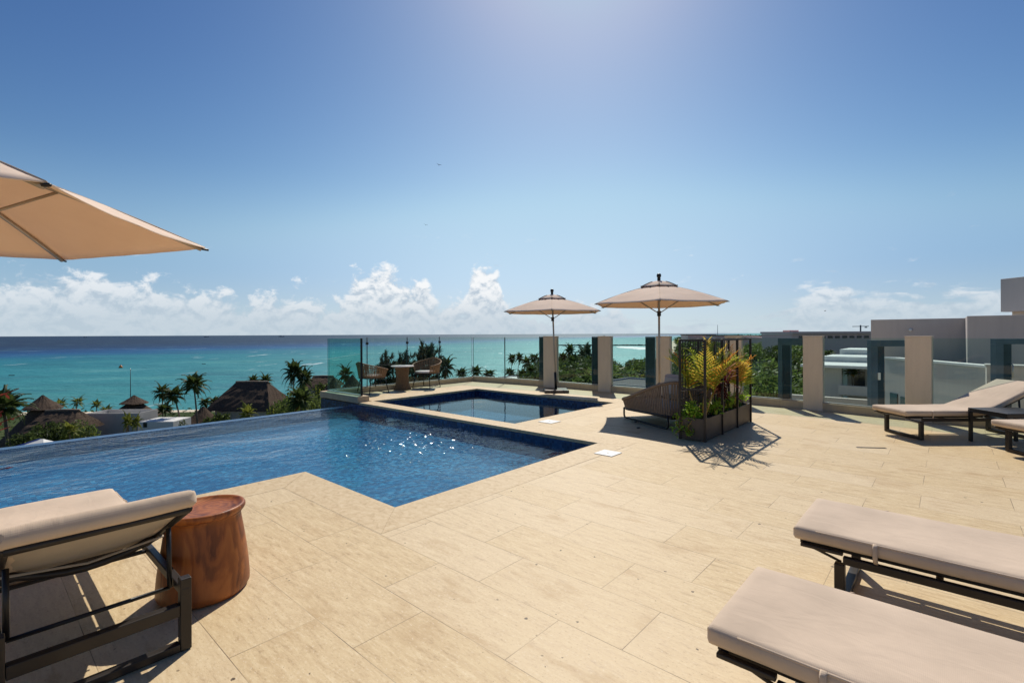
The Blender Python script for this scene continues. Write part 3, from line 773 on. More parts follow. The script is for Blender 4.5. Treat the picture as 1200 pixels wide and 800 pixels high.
# ------------------------------------------------------------------ kerbs that carry the railing
KH, KT = 0.15, 0.17
def kerb(poly, label, z1=KH):
    m = MB(); m.prism([L(*p) for p in poly], -0.02, z1)
    return tag(m.build('railing_kerb', M['curb'], rz=TROT, bevel=0.006), label, 'kerb')
kerb([(9.74, 5.77), (11.47, 5.77), (11.47, 6.06), (9.74, 6.06)], 'short stone kerb under the corner glass at the end of the infinity pool', 0.125)
kerb([(11.3, 6.064), (11.47, 6.064), (11.47, 10.93), (11.3, 10.752)], 'straight stone kerb behind the woven dining chairs facing the sea', 0.125)
us = [11.3, 10.5, 9.5, 8.5, 7.5, 6.5, 5.5, 4.5, 3.5, 2.75, 2, 1.5, 1, 0.5, 0, -0.5, -1, -2, -3, -5, -8, -12]
kerb([(u, v_in(u) + 0.002) for u in us] + [(u, v_in(u) + KT) for u in reversed(us)], 'long low bowed stone kerb carrying the beige pillars and glass panes')

# ------------------------------------------------------------------ pillars
pil_px = [(636.5, 651.0), (700.5, 715.0), (768.5, 784.5), (849.0, 868.5), (940.5, 963.5), (1060.0, 1091.5)]
pil_lab = ['beige pillar right behind the smaller parasol pole', 'beige pillar standing between the two far parasols', 'beige pillar behind the woven lounge seat beside the larger parasol pole',
           'beige pillar mostly hidden behind the planter trellis and its palms', 'beige pillar to the left of the white stepped roofs, nothing in front of it', 'beige pillar behind the foot of the far sun lounger']
pil = []
for (a, b), lab in zip(pil_px, pil_lab):
    u1 = u0 = 4.0
    for _ in range(6):
        u1 = u_on_v(a, v_in(u1) - 0.01); u0 = u_on_v(b, v_in(u0) - 0.01)
    pil.append((u0, u1))
    um = (u0 + u1) / 2; w = u1 - u0
    ang = math.atan2(v_in(um - 0.3) - v_in(um + 0.3), 0.6)
    r = thing('pillar', lab, 'pillar', W(um, v_in(um) - 0.012, 0), TROT + ang, 'beige pillars along the glass railing')
    m = MB(); m.span((-w / 2, 0, -0.01), (w / 2, 0.15, 1.415)); m.build('shaft', M['stucco'], r, bevel=0.008)
    m = MB(); m.span((-w / 2 - 0.004, -0.004, 1.4155), (w / 2 + 0.004, 0.154, 1.435)); m.build('cap', M['stucco'], r, bevel=0.004)
# ------------------------------------------------------------------ glass panes
def pane(u0, v0, u1, v1, z0, z1, label, mat='glass', t=0.012, grp='clear glass panes of the terrace railing'):
    a, b = W(u0, v0), W(u1, v1)
    d = b - a; ln = d.length; an = math.atan2(d.y, d.x)
    r = thing('glass_pane', label, 'glass pane', a + Vector((0, 0, z0)), an, grp)
    m = MB(); h = z1 - z0
    m.span((0.004, -t / 2, 0.0), (ln - 0.004, t / 2, h))
    m.mi = [1, 1, 0, 1, 0, 1]                 # the cut edges are the green ones
    m.build('pane', [M[mat], M['glass_edge']], r)
    m = MB(); m.span((0.0, -0.022, -0.03), (ln, 0.022, 0.022)); m.build('channel', M['steel'], r)
    return r
GZ = 1.40
pane(9.84, 5.92, 11.36, 5.92, 0.13, 1.41, 'greenish corner glass pane in front of the left woven chair', 'glass_side')
lp = [5.95] + [v_on_u(px, 11.38) for px in (429.5, 476.5, 514.5)] + [10.80]
lab = ['glass pane facing the sea beside the corner glass', 'glass pane facing the sea behind the left woven dining chair', 'glass pane facing the sea behind the round table', 'glass pane facing the sea behind the right woven chair']
for a, b, t_ in zip(lp[:-1], lp[1:], lab): pane(11.38, a + 0.01, 11.38, b - 0.01, 0.13, 1.41, t_)
def uv(u): return (u, v_in(u) + 0.07)
uj = 10.0
for _ in range(5): uj = u_on_v(591.5, v_in(uj) + 0.07)
seg = [(11.34, uj + 0.006, 'glass pane from the far corner of the terrace, sea behind it'), (uj - 0.006, pil[0][1], 'glass pane left of the smaller parasol with low palms behind it'),
       (pil[0][0], pil[1][1], 'glass pane between the smaller parasol pole and the next pillar'), (pil[1][0], pil[2][1], 'glass pane with a dark flat roof seen through it'),
       (pil[2][0], pil[3][1], 'glass pane behind the planter trellis'), (pil[3][0], pil[4][1], 'glass pane right of the planter with green treetops behind it'),
       (pil[4][0], pil[5][1], 'glass pane with white stepped roofs and a dark door behind it'), (pil[5][0], -1.55, 'glass pane behind the far sun lounger, grey wall behind it')]
for a, b, t_ in seg: pane(*uv(a - 0.004), *uv(b + 0.004), KH, GZ, t_)
# slim posts with a clamp
def post(u, v, z0, z1, label):
    r = thing('railing_post', label, 'post', W(u, v, z0), TROT, 'slim steel posts of the railing')
    m = MB(); m.tube([(0, 0, 0), (0, 0, z1 - z0)], 0.011, 8); m.build('rod', M['black'], r)
    m = MB(); m.span((-0.03, -0.025, z1 - z0 - 0.19), (0.03, 0.025, z1 - z0 - 0.13)); m.build('clamp', M['metal'], r, bevel=0.004)
for px, t_ in ((429.5, 'slim post with a clamp just right of the corner glass'), (476.5, 'slim post with a clamp above the round dining table'), (514.5, 'slim post with a clamp behind the right woven dining chair')):
    post(11.355, v_on_u(px, 11.38), 0.12, 1.43, t_)
r = thing('railing_post', 'dark flat post closing the corner glass above the pool kerb', 'post', W(9.83, 5.92, 0.12), TROT)
m = MB(); m.span((-0.012, -0.02, 0), (0.012, 0.02, 1.3)); m.build('rod', M['black'], r)
r = thing('railing_post', 'thin dark joint post in the far corner where the rail turns', 'post', W(11.355, 10.83, 0.13), TROT)
m = MB(); m.tube([(0, 0, 0), (0, 0, 1.27)], 0.008, 8); m.build('rod', M['black'], r)
r = thing('railing_post', 'thin dark joint post left of the smaller parasol', 'post', W(uj, v_in(uj) + 0.07, 0.15), TROT)
m = MB(); m.tube([(0, 0, 0), (0, 0, 1.25)], 0.011, 8); m.build('rod', M['black'], r)
# dark strips beside the pillars, built as panels just outside the rail
def dark_panel(pxa, pxb, label, off=0.16, extra=None, ztop=1.39):
    ua = ub = 4.0
    for _ in range(6):
        ua = u_on_v(pxa, v_in(ua) + off); ub = u_on_v(pxb, v_in(ub) + off)
    w = ua - ub; um = (ua + ub) / 2
    r = thing('dark_side_panel', label, 'panel', W(um, v_in(um) + off, 0.13), TROT, 'dark panels behind the railing')
    m = MB(); m.span((-w / 2, -0.012, 0.0), (w / 2, 0.012, ztop - 0.13)); m.build('panel', M['dark_glass'], r)
    m = MB()
    m.span((-w / 2 - 0.02, -0.02, 0.0), (-w / 2, 0.02, ztop - 0.13)); m.span((w / 2, -0.02, 0.0), (w / 2 + 0.02, 0.02, ztop - 0.13)); m.span((-w / 2 - 0.02, -0.02, ztop - 0.129), (w / 2 + 0.02, 0.02, ztop - 0.10))
    m.build('frame', M['dark_frame'], r)
    return r
dark_panel(632.8, 637.5, 'narrow dark panel left of the pillar behind the smaller parasol')
dark_panel(694.5, 701.5, 'narrow dark panel left of the pillar between the parasols')
dark_panel(757.5, 767.0, 'dark panel left of the pillar beside the larger parasol pole')
r = thing('dark_door_frame', 'slate door frame with a dark leaf seen left of the unobstructed pillar', 'door frame', W(2.45, v_in(2.45) + 0.2, 0.12), TROT)
def frame_between(root, pxs, off, ztop, z0=0.12):
    um = []
    for p in pxs:
        u = 2.0
        for _ in range(6): u = u_on_v(p, v_in(u) + off)
        um.append(u)
    return um
ua, ub, uc, ud = frame_between(r, (912, 917, 926, 941), 0.2, 0)
x = lambda u: -(u - 2.45)
m = MB(); m.span((x(ua), -0.03, 0), (x(ub), 0.03, 1.13)); m.span((x(uc), -0.028, 0), (x(uc) + 0.02, 0.028, 1.13)); m.span((x(ua), -0.03, 1.1305), (x(ud), 0.03, 1.27)); m.build('frame', M['dark_frame'], r)
m = MB(); m.span((x(ub), -0.012, 0), (x(uc), 0.012, 1.13)); m.build('leaf', M['dark_glass'], r)

# ================================================================== land and sea
ZS, ZG = -21.0, -19.4
coast = [(-3000, 60), (-700, 120), (-300, 138), (-120, 146), (-60, 150), (-30, 156), (-8, 166), (6, 190), (22, 240), (70, 320), (112, 400), (165, 520), (235, 720), (300, 920), (420, 1300), (640, 1850), (1100, 2700), (3000, 4600), (9000, 8000)]
sm = MB(); sm.sheet([(-60000, -3000), (60000, -3000), (60000, 60000), (-60000, 60000)], ZS)
struct('sea', sm, M['sea'])
def coast_x(y):
    for (a, b), (c, d) in zip(coast[:-1], coast[1:]):
        if b <= y <= d: return a + (c - a) * (y - b) / (d - b)
    return -3000.0 if y < 60 else 9000.0
def coast_y(x):
    for (a, b), (c, d) in zip(coast[:-1], coast[1:]):
        if a <= x <= c: return b + (d - b) * (x - a) / (c - a)
    return 8000.0
gm = MB()
dense_c = []
for (a, b), (c, d) in zip(coast[:-1], coast[1:]):
    k = max(1, int(math.hypot(c - a, d - b) / 22)) if abs(a) < 700 and b < 1300 else 3
    dense_c += [(a + (c - a) * i / k, b + (d - b) * i / k) for i in range(k)]
dense_c.append(coast[-1])
rows = []
for off, z in ((6, ZS - 0.5), (0, ZS + 0.02), (-9, -20.3), (-16, ZG), (-60, ZG + 0.1)):
    row = []
    for i, (x_, y_) in enumerate(dense_c):
        a = dense_c[max(0, i - 1)]; b = dense_c[min(len(dense_c) - 1, i + 1)]
        tx, ty = b[0] - a[0], b[1] - a[1]; ln = math.hypot(tx, ty)
        wob = 2.2 * mnoise.noise(Vector((x_ * 0.02, y_ * 0.02, 0)))
        row.append((x_ - ty / ln * (off + wob), y_ + tx / ln * (off + wob), z))
    rows.append(row)
rows.append([(x_ * 1.0 + 40, -2500.0, ZG + 0.1) if False else (max(x_, -3000) if x_ < 0 else x_, -2500.0, ZG + 0.1) for (x_, y_) in dense_c])
n = len(dense_c)
gm.add([p for r_ in rows for p in r_], [(i * n + j, (i + 1) * n + j, (i + 1) * n + j + 1, i * n + j + 1) for i in range(len(rows) - 1) for j in range(n - 1)])
struct('ground', gm, M['ground'])

# breakwater and surf beyond the wood
m = MB()
for i in range(60):
    p = on(640, 405, ZS).lerp(on(760, 405.0, ZS), i / 59.0)
    m.box((p.x, p.y + rnd.uniform(-2, 2), ZS + 0.5), (rnd.uniform(3, 6), rnd.uniform(3, 5), rnd.uniform(2, 3.4)), Matrix.Rotation(rnd.uniform(0, 3), 3, 'Z') @ Matrix.Rotation(rnd.uniform(-.3, .3), 3, 'X'))
tag(m.build('breakwater', M['rock']), 'long low dark rock breakwater lying in the sea beyond the treetops', 'breakwater')
m = MB()
p0 = on(745, 407.5, ZS)
poly = []
for k in range(40):
    a = 6.2832 * k / 40
    rr = 1 + 0.35 * mnoise.noise(Vector((math.cos(a) * 2, math.sin(a) * 2, 4.0)))
    poly.append((p0.x + 24 * rr * math.cos(a), p0.y + 90 * rr * math.sin(a)))
m.sheet(poly, ZS + 0.06)
tag(m.build('surf', M['foam']), 'white surf breaking beside the breakwater', 'surf', kind='stuff')

# ------------------------------------------------------------------ palms
def frond(mb, base, azi, elev, ln, droop, nl, ll, wid, mi=0, rs=None, rach=None, lift=0.0):
    """feather leaf: a drooping midrib with leaflets down both sides"""
    rs = rs or rnd
    base = Vector(base)
    d = Vector((math.cos(azi), math.sin(azi), 0)); pts = []
    p = base.copy(); e = elev; k = 9
    for i in range(k + 1):
        pts.append(p.copy())
        p = p + (d * math.cos(e) + Vector((0, 0, math.sin(e)))) * (ln / k)
        e -= droop / k * (0.5 + 1.0 * i / k)
    mb.tube(pts, [max(0.004, (rach or ln * 0.010) * (1 - 0.85 * i / k)) for i in range(k + 1)], 4, mi)
    side = d.cross(Vector((0, 0, 1)))
    for j in range(nl):
        t = 0.14 + 0.86 * (j + 0.5) / nl
        x_ = t * k; i = min(k - 1, int(x_)); q = pts[i].lerp(pts[i + 1], x_ - i); tg = (pts[i + 1] - pts[i]).normalized()
        up = side.cross(tg)
        l2 = ll * math.sin(min(1.0, 0.25 + t * 1.05) * 3.0) ** 0.6 * rs.uniform(0.85, 1.1) if t < 0.96 else ll * 0.45
        for sg in (-1, 1):
            dirv = (side * sg * (0.95 - 0.4 * t) + tg * (0.45 + 0.5 * t) + up * (lift + rs.uniform(-.08, .12)) - Vector((0, 0, 0.30 * (1 - lift)))).normalized()
            tip = q + dirv * l2 - Vector((0, 0, l2 * 0.16 * (1 - lift)))
            mid = q + dirv * l2 * 0.5
            wv = tg * wid * 0.5
            mb.add([q - wv * 0.4, mid - wv, tip, mid + wv, q + wv * 0.4], [(0, 1, 2, 3, 4)], mi)

def make_palm(seed, height, lean, crown_r, label, mats, dry=2, nf=24):
    rs = random.Random(seed)
    root = thing('palm_tree', label, 'palm tree', (0, 0, 0))
    la = rs.uniform(0, 6.28); pts = []; rad = []
    for i in range(9):
        t = i / 8
        pts.append((lean * height * t ** 1.7 * math.cos(la), lean * height * t ** 1.7 * math.sin(la), height * t))
        rad.append(0.20 * (1 - 0.45 * t) * (1.35 if i == 0 else 1) * (height / 9) ** 0.4)
    m = MB(); m.tube(pts, rad, 8); m.build('trunk', M['bark'], root)
    top_ = Vector(pts[-1])
    m = MB()
    for i in range(nf):
        ring = i / nf
        e = R(78 - 105 * ring + rs.uniform(-9, 9))
        frond(m, top_ + Vector((0, 0, 0.1)), i * 2.39996 + rs.uniform(-.2, .2), e, crown_r * rs.uniform(0.85, 1.1), R(62 + 25 * rs.random()), 22, crown_r * 0.33, crown_r * 0.075, 0, rs)
    for i in range(dry):
        frond(m, top_ - Vector((0, 0, 0.1)), rs.uniform(0, 6.28), R(-42), crown_r * 0.8, R(35), 14, crown_r * 0.26, crown_r * 0.06, 1, rs)
    m.build('crown', mats, root)
    return root

def leafcard(mb, c, s, rs, mi=0):
    a = Vector((rs.gauss(0, 1), rs.gauss(0, 1), rs.gauss(0, 0.6))).normalized()
    b = a.orthogonal().normalized()
    b = (b * math.cos(t_ := rs.uniform(0, 6.28)) + a.cross(b) * math.sin(t_))
    c = Vector(c)
    mb.add([c - a * s, c + b * s * 0.42, c + a * s, c - b * s * 0.42], [(0, 1, 2, 3)], mi)

def make_tree(seed, h, rad, label, mats, n=1500, ls=0.34, name='leafy_tree', cat='tree', trunk=0.35, grp=None):
    rs = random.Random(seed)
    root = thing(name, label, cat, (0, 0, 0))
    m = MB(); limbs = []
    m.tube([(0, 0, 0), (0.1, 0.05, h * 0.2), (0.05, -0.1, h * trunk)], [0.26 * h / 10, 0.2 * h / 10, 0.15 * h / 10], 7)
    lobes = []
    for i in range(8):
        a = i * 2.4 + rs.uniform(-.4, .4); q = rs.uniform(0.35, 0.8) * rad if i else 0
        z = h * rs.uniform(trunk + 0.12, 0.83) if i else h * 0.82
        c = Vector((q * math.cos(a), q * math.sin(a), z)); r_ = rad * rs.uniform(0.36, 0.56)
        lobes.append((c, r_))
        m.tube([(0.05, -0.1, h * trunk * 0.9), tuple(c * 0.55 + Vector((0, 0, h * trunk * 0.5))), tuple(c)], [0.11 * h / 10, 0.07 * h / 10, 0.02 * h / 10], 5)
    m.build('trunk', M['bark2'], root)
    m = MB()
    for i in range(n):
        c, r_ = lobes[int(rs.random() * len(lobes))]
        d = Vector((rs.gauss(0, 1), rs.gauss(0, 1), rs.gauss(0, 1))).normalized()
        q = r_ * (0.45 + 0.62 * rs.random() ** 0.6)
        q *= 1 + 0.35 * mnoise.noise(d * 2.2 + c)
        p = c + Vector((d.x * q, d.y * q, d.z * q * 0.78))
        leafcard(m, p, ls * rs.uniform(0.6, 1.25), rs, 1 if rs.random() < 0.12 else 0)
    m.build('crown', mats, root)
    return root

def make_casuarina(seed, h, label, n=60, lean=0.28):
    rs = random.Random(seed)
    root = thing('casuarina_tree', label, 'tree', (0, 0, 0))
    m = MB(); f = MB()
    tp = [(lean * h * t ** 1.5, 0.15 * h * t ** 2 * (seed % 2), h * t) for t in (0, 0.25, 0.5, 0.75, 0.93)]
    m.tube(tp, [0.2, 0.16, 0.12, 0.07, 0.03], 6)
    for i in range(n):
        t = rs.uniform(0.22, 0.98) ** 0.9; x_ = t * 4; k = min(3, int(x_))
        p = Vector(tp[k]).lerp(Vector(tp[k + 1]), x_ - k)
        a = rs.uniform(0, 6.28)
        ln = h * (0.30 - 0.16 * t) * rs.uniform(0.7, 1.25)
        d = Vector((math.cos(a) + 0.9, math.sin(a), rs.uniform(0.5, 1.2))).normalized()
        q = p + d * ln
        m.tube([p, q], [0.035, 0.01], 4)
        for j in range(34):
            b = p.lerp(q, 0.2 + 0.8 * rs.random())
            dd = (d * 0.8 + Vector((rs.gauss(0, .55) + .25, rs.gauss(0, .55), rs.gauss(0, .5) - .1))).normalized()
            l2 = rs.uniform(0.35, 0.85) * h / 11
            s_ = dd.orthogonal().normalized() * 0.035 * h / 11
            f.add([b - s_, b + dd * l2 * 0.5 - s_ * 1.6, b + dd * l2, b + dd * l2 * 0.5 + s_ * 1.6, b + s_], [(0, 1, 2, 3, 4)])
    m.build('trunk', M['bark2'], root); f.build('crown', M['needle'], root)
    return root

used = set()
def put(proto, loc, rz, label, scale=1.0, group=None):
    """the first time the prototype itself is moved, later copies of it and its parts"""
    if proto.name not in used:
        used.add(proto.name)
        proto.location = loc; proto.rotation_euler = (0, 0, rz); proto.scale = (scale,) * 3 if not isinstance(scale, tuple) else scale
        proto['label'] = label
        if group: proto['group'] = group
        return proto
    return dup(proto, loc, rz, label, scale, group)

PALM = [make_palm(11, 10.0, 0.10, 3.0, 'palm', [M['palm'], M['palm_dry']], 3), make_palm(12, 9.0, 0.16, 2.7, 'palm', [M['palm'], M['palm_dry']], 2),
        make_palm(13, 8.0, 0.05, 2.8, 'palm', [M['palm'], M['palm_dry']], 1)]
YPALM = [make_palm(21, 8.0, 0.06, 2.2, 'palm', [M['palm_y'], M['palm_dry']], 0, 15), make_palm(22, 7.5, 0.12, 2.3, 'palm', [M['palm_y'], M['palm_dry']], 1, 14)]
HP = [10.0, 9.0, 8.0]; HY_ = [8.0, 7.5]
def palm(i, px, py, Y, label, sc=None, young=False, zg=None, group=None):
    """crown centre seen at (px, py), Y metres out; foot on the ground"""
    c = at(px, py, Y); zg = ZG if zg is None else zg
    H = HY_[i] if young else HP[i]
    s = (c.z - zg) / H
    xy = s if sc is None else sc
    pr = YPALM[i] if young else PALM[i]
    tr = [o for o in pr.children if o.name.startswith('trunk')][0]
    tv = [v.co for v in tr.data.vertices if v.co.z > H * 0.97]
    ox, oy = sum(v.x for v in tv) / len(tv), sum(v.y for v in tv) / len(tv)
    rz = rnd.uniform(0, 6.28)
    wx, wy = (ox * math.cos(rz) - oy * math.sin(rz)) * xy, (ox * math.sin(rz) + oy * math.cos(rz)) * xy
    return put(pr, (c.x - wx, c.y - wy, zg), rz, label, (xy, xy, s), group)

# the left shore, seen over the infinity edge
palm(0, 227, 452, 92, 'tallest dark palm with drying orange fronds behind the infinity edge', 1.0)
palm(1, 204, 464, 95, 'dark palm crowding the left side of the tallest palm', 0.95)
palm(2, 190, 461, 104, 'slimmer palm at the left end of the tall dark palm clump', 0.8)
palm(2, 193, 480, 100, 'low palm at the foot of the tall dark palm clump', 0.85)
palm(0, 240, 472, 108, 'small palm behind the little thatched hut right of the tall palms', 0.62)
palm(1, 252, 471, 110, 'small palm between the little hut and the big hipped thatch roof', 0.72)
palm(0, 71, 474, 100, 'yellow green palm just right of the thatched cone', 0.70, True)
palm(1, 91, 472, 104, 'upright yellow palm standing alone against the turquoise sea', 0.72, True)
palm(0, 113, 475, 104, 'yellow palm above the left end of the grey white wall', 0.66, True)
palm(1, 125, 482, 98, 'lower yellow palm above the middle of the grey white wall', 0.66, True)
palm(0, 345, 438, 96, 'spiky palm rising out of the bushes left of the corner glass', 0.85)
palm(1, 357, 445, 98, 'bushy palm leaning beside the spiky palm left of the corner glass', 0.85)
palm(2, 311, 447, 128, 'small palm peeking over the ridge of the hipped thatch roof', 0.8)
palm(1, 297, 447, 130, 'tiny palm tuft behind the ridge of the hipped thatch roof', 0.7)
palm(2, 4, 478, 72, 'dark palm at the left margin beside the thatched cone', 1.35)
palm(1, 3, 470, 86, 'dark tall palm cut by the left margin of the view', 0.9)
palm(2, 352, 470, 80, 'low spreading palm among the bushes left of the corner glass', 0.95)
palm(2, 405, 440, 118, 'lone slim palm seen through the greenish corner glass', 0.85)
palm(0, 82, 505, 70, 'low green palm in front of the hipped thatch by the pool edge', 0.75, True)
palm(1, 150, 496, 72, 'small palm in front of the grey white wall window', 0.45, True)
palm(0, 160, 497, 72, 'small palm at the right end of the grey white wall', 0.42, True)
palm(1, 290, 486, 76, 'low feathery palm in front of the hipped thatched hall', 0.75, True)
# palms beyond the far corner
k = 0
for px, py, Y, s in ((522, 432, 105, 0.9), (541, 438, 150, 1.05), (558, 436, 160, 1.1), (573, 439, 150, 1.0), (598, 437, 165, 1.1), (612, 440, 150, 1.0), (600, 421, 190, 0.85), (609, 420, 190, 0.85), (617, 426, 175, 1.0),
                     (626, 421, 180, 1.05), (633, 426, 175, 1.0), (622, 436, 150, 1.1), (660, 420, 185, 1.0), (668, 412, 180, 1.0), (683, 418, 185, 1.1), (690, 424, 160, 1.1), (655, 428, 150, 1.1), (672, 426, 150, 1.1)):
    palm(k % 3, px, py, Y, 'coconut palm among the wind bent palms beyond the far glass corner', s, group='palms beyond the far glass corner'); k += 1

# wind-bent casuarinas beyond the dining set
CAS = [make_casuarina(31, 11.0, 'c'), make_casuarina(32, 11.0, 'c', 64, 0.36)]
for i, (px, py, Y, t_) in enumerate(((455, 414, 105, 'wispy casuarina bent by the wind above the left woven chair'), (468, 417, 110, 'shorter wispy casuarina behind the round table'),
                                     (479, 413, 105, 'wispy casuarina leaning right just above the round table'), (497, 404, 100, 'tall wispy casuarina behind the right woven chair'),
                                     (509, 406, 100, 'tall wispy casuarina leaning over the right woven chair'), (446, 422, 112, 'low wispy casuarina at the left of the leaning row'))):
    c = at(px, py, Y); s = (c.z - ZG) / 11.0
    put(CAS[i % 2], (c.x - 2.6 * s, Y, ZG), rnd.uniform(-.4, .4), t_, (0.85 * s, 0.85 * s, s))
c = at(708, 396, 170); put(CAS[0], (c.x - 4, 170, ZG), 0.2, 'big feathery casuarina showing between two beige pillars', (1.7, 1.7, (c.z - ZG) / 11.0))
c = at(716, 404, 165); put(CAS[1], (c.x - 4, 165, ZG), 2.2, 'dense lower casuarina right of the pillar between the parasols', (1.9, 1.9, (c.z - ZG) / 11.0))

# ------------------------------------------------------------------ broad-leaved trees and bushes
TREE = [make_tree(41, 9.0, 4.2, 't', [M['leaf'], M['leaf2']], 1700, 0.40), make_tree(42, 10.0, 4.6, 't', [M['leaf'], M['leaf2']], 1900, 0.42),
        make_tree(43, 8.0, 4.8, 't', [M['leaf2'], M['leaf']], 1700, 0.38), make_tree(44, 8.5, 3.6, 't', [M['leaf'], M['palm_y']], 1500, 0.36)]
TH = [9.0, 10.0, 8.0, 8.5]
def tree(i, px, py, Y, label, wid=None, group=None):
    c = at(px, py, Y); s = (c.z - ZG) / (TH[i] * 0.98)
    w = s if wid is None else wid
    return put(TREE[i], (c.x, Y, ZG), rnd.uniform(0, 6.28), label, (w, w, s), group)
tree(2, 352, 458, 84, 'rounded flowering tree filling the view left of the corner glass', 0.85)
tree(0, 335, 466, 88, 'bushy tree between the hipped thatch roof and the corner glass', 0.7)
tree(3, 372, 455, 96, 'dark bushy tree touching the left side of the corner glass', 0.7)
tree(1, 381, 448, 112, 'dark tree behind the low thatch beside the corner glass', 0.6)
tree(3, 318, 478, 78, 'brownish bush at the right corner of the hipped thatch roof', 0.5)
tree(0, 60, 493, 76, 'dark rounded tree in front of the left hipped thatch', 0.55)
tree(2, 95, 496, 78, 'green tree left of the grey white wall', 0.6)
tree(3, 103, 499, 74, 'low green tree at the left end of the grey white wall', 0.5)
tree(1, 262, 483, 80, 'dark green bush left of the hipped thatched hall', 0.4)
tree(0, 366, 462, 90, 'dense low tree filling the gap left of the corner glass kerb', 0.6)
tree(2, 328, 474, 84, 'green bush below the right end of the hipped thatch ridge', 0.5)
tree(3, 214, 492, 82, 'dark bush at the foot of the tallest palm', 0.35)
tree(1, 248, 488, 84, 'dark leafy bush beside the little thatched hut', 0.35)
tree(1, 30, 506, 70, 'dark low tree near the left margin below the thatch slope', 0.5)
GRP = 'leafy trees of the wood beyond the railing'
LB = 'leafy green tree in the dense wood beyond the right part of the railing'
cand = []
rs = random.Random(5)
# from near to far, keeping to the land, tops rising towards the horizon
for Y in [58, 64, 70, 77, 85, 94, 104, 116, 130, 146, 164, 185, 210, 240, 275, 320, 380, 450]:
    step = (7.0 if Y < 100 or Y > 215 else 6.0) * (1 + Y / 260.0)
    x = 0.02 * Y
    while x < 0.62 * Y + 6:
        X = x + rs.uniform(-.35, .35) * step; YY = Y + rs.uniform(-.3, .3) * step
        x += step * rs.uniform(0.85, 1.2)
        if X < coast_x(YY) + 8 and YY > 150: continue
        px = 600 + 572 * X / YY
        if px < 628 or (px < 800 and YY < 85) or px > 1024: continue
        if 940 < px and YY < 62: continue
        cand.append((X, YY, px))
nt_ = 0
for X, Y, px in cand:
    i = rs.choice((0, 1, 2, 3, 0, 1))
    tz = 13.5 * rs.uniform(0.72, 1.15) * (0.8 if Y < 90 else 1.0)
    if px < 800:
        tz = 1.5 - (rs.uniform(420, 436) - (9 if 655 < px < 700 or px > 784 else 0) - 391) * Y / 572 - ZG
        if tz < 4.5: continue
        tz = min(tz, 14.0)
    if px > 935 and Y < 110: tz = min(tz, 10.0)
    s = tz / TH[i]; w = (0.6 * s + 0.4) * rs.uniform(0.85, 1.15) * (1 + Y / 700.0)
    put(TREE[i], (X, Y, ZG), rs.uniform(0, 6.28), LB, (w, w, s), GRP); nt_ += 1
# far wood that reads as one mass
fw = MB(); rs = random.Random(9)
cnt = 0
while cnt < 5200:
    Y = 470 * math.exp(rs.random() * 1.75); X = coast_x(Y) + 20 + rs.random() ** 1.5 * (0.9 * Y)
    px = 600 + 572 * X / Y
    if px > 1040: continue
    cnt += 1
    h = rs.uniform(5, 10); r_ = rs.uniform(3, 6) * (1 + Y / 1500)
    for j in range(7):
        leafcard(fw, (X + rs.gauss(0, r_ * .5), Y + rs.gauss(0, r_ * .5), ZG + h * rs.uniform(.35, 1)), r_ * rs.uniform(.35, .7), rs)
tag(fw.build('far_woodland', M['leaf']), 'far dark green woodland stretching along the coast to the horizon', 'woodland', kind='stuff')
# undergrowth between the near trees
ug = MB(); rs = random.Random(10)
for i in range(7000):
    Y = rs.uniform(45, 230); X = rs.uniform(-0.02 * Y, 0.66 * Y + 5)
    if X < coast_x(Y) + 16 and Y > 150: continue
    leafcard(ug, (X, Y, ZG + rs.uniform(0.2, 2.2)), rs.uniform(.5, 1.0), rs)
for i in range(5000):
    Y = rs.uniform(50, 132); X = rs.uniform(-1.1 * Y, 0.0)
    leafcard(ug, (X, Y, ZG + rs.uniform(0.1, 1.6)), rs.uniform(.3, .7), rs)
tag(ug.build('undergrowth', M['leaf']), 'low green undergrowth covering the ground between the trees', 'undergrowth', kind='stuff')

# ================================================================== thatched huts and houses by the shore
def thatch_cone(mb, c, r0, z0, r1, z1, seed, n=48, sx=1.0, sy=1.0):
    rs = random.Random(seed); c = Vector(c)
    prof = 7; vs = []; fs = []
    for i in range(prof + 1):
        t = i / prof; r_ = r0 + (r1 - r0) * t; z = z0 + (z1 - z0) * t - 0.05 * (z1 - z0) * math.sin(3.14 * t)
        for j in range(n):
            a = 6.28318 * j / n
            w = 1 + 0.05 * mnoise.noise(Vector((math.cos(a) * 3, math.sin(a) * 3, t * 3 + seed)))
            zz = z + (rs.uniform(-.18, .05) if i == 0 else rs.uniform(-.05, .05))
            vs.append(c + Vector((r_ * w * math.cos(a) * sx, r_ * w * math.sin(a) * sy, zz)))
    for i in range(prof):
        for j in range(n):
            fs.append((i * n + j, i * n + (j + 1) % n, (i + 1) * n + (j + 1) % n, (i + 1) * n + j))
    fs.append(tuple(range(n - 1, -1, -1))); fs.append(tuple(prof * n + j for j in range(n)))
    mb.add(vs, fs, 0, False)
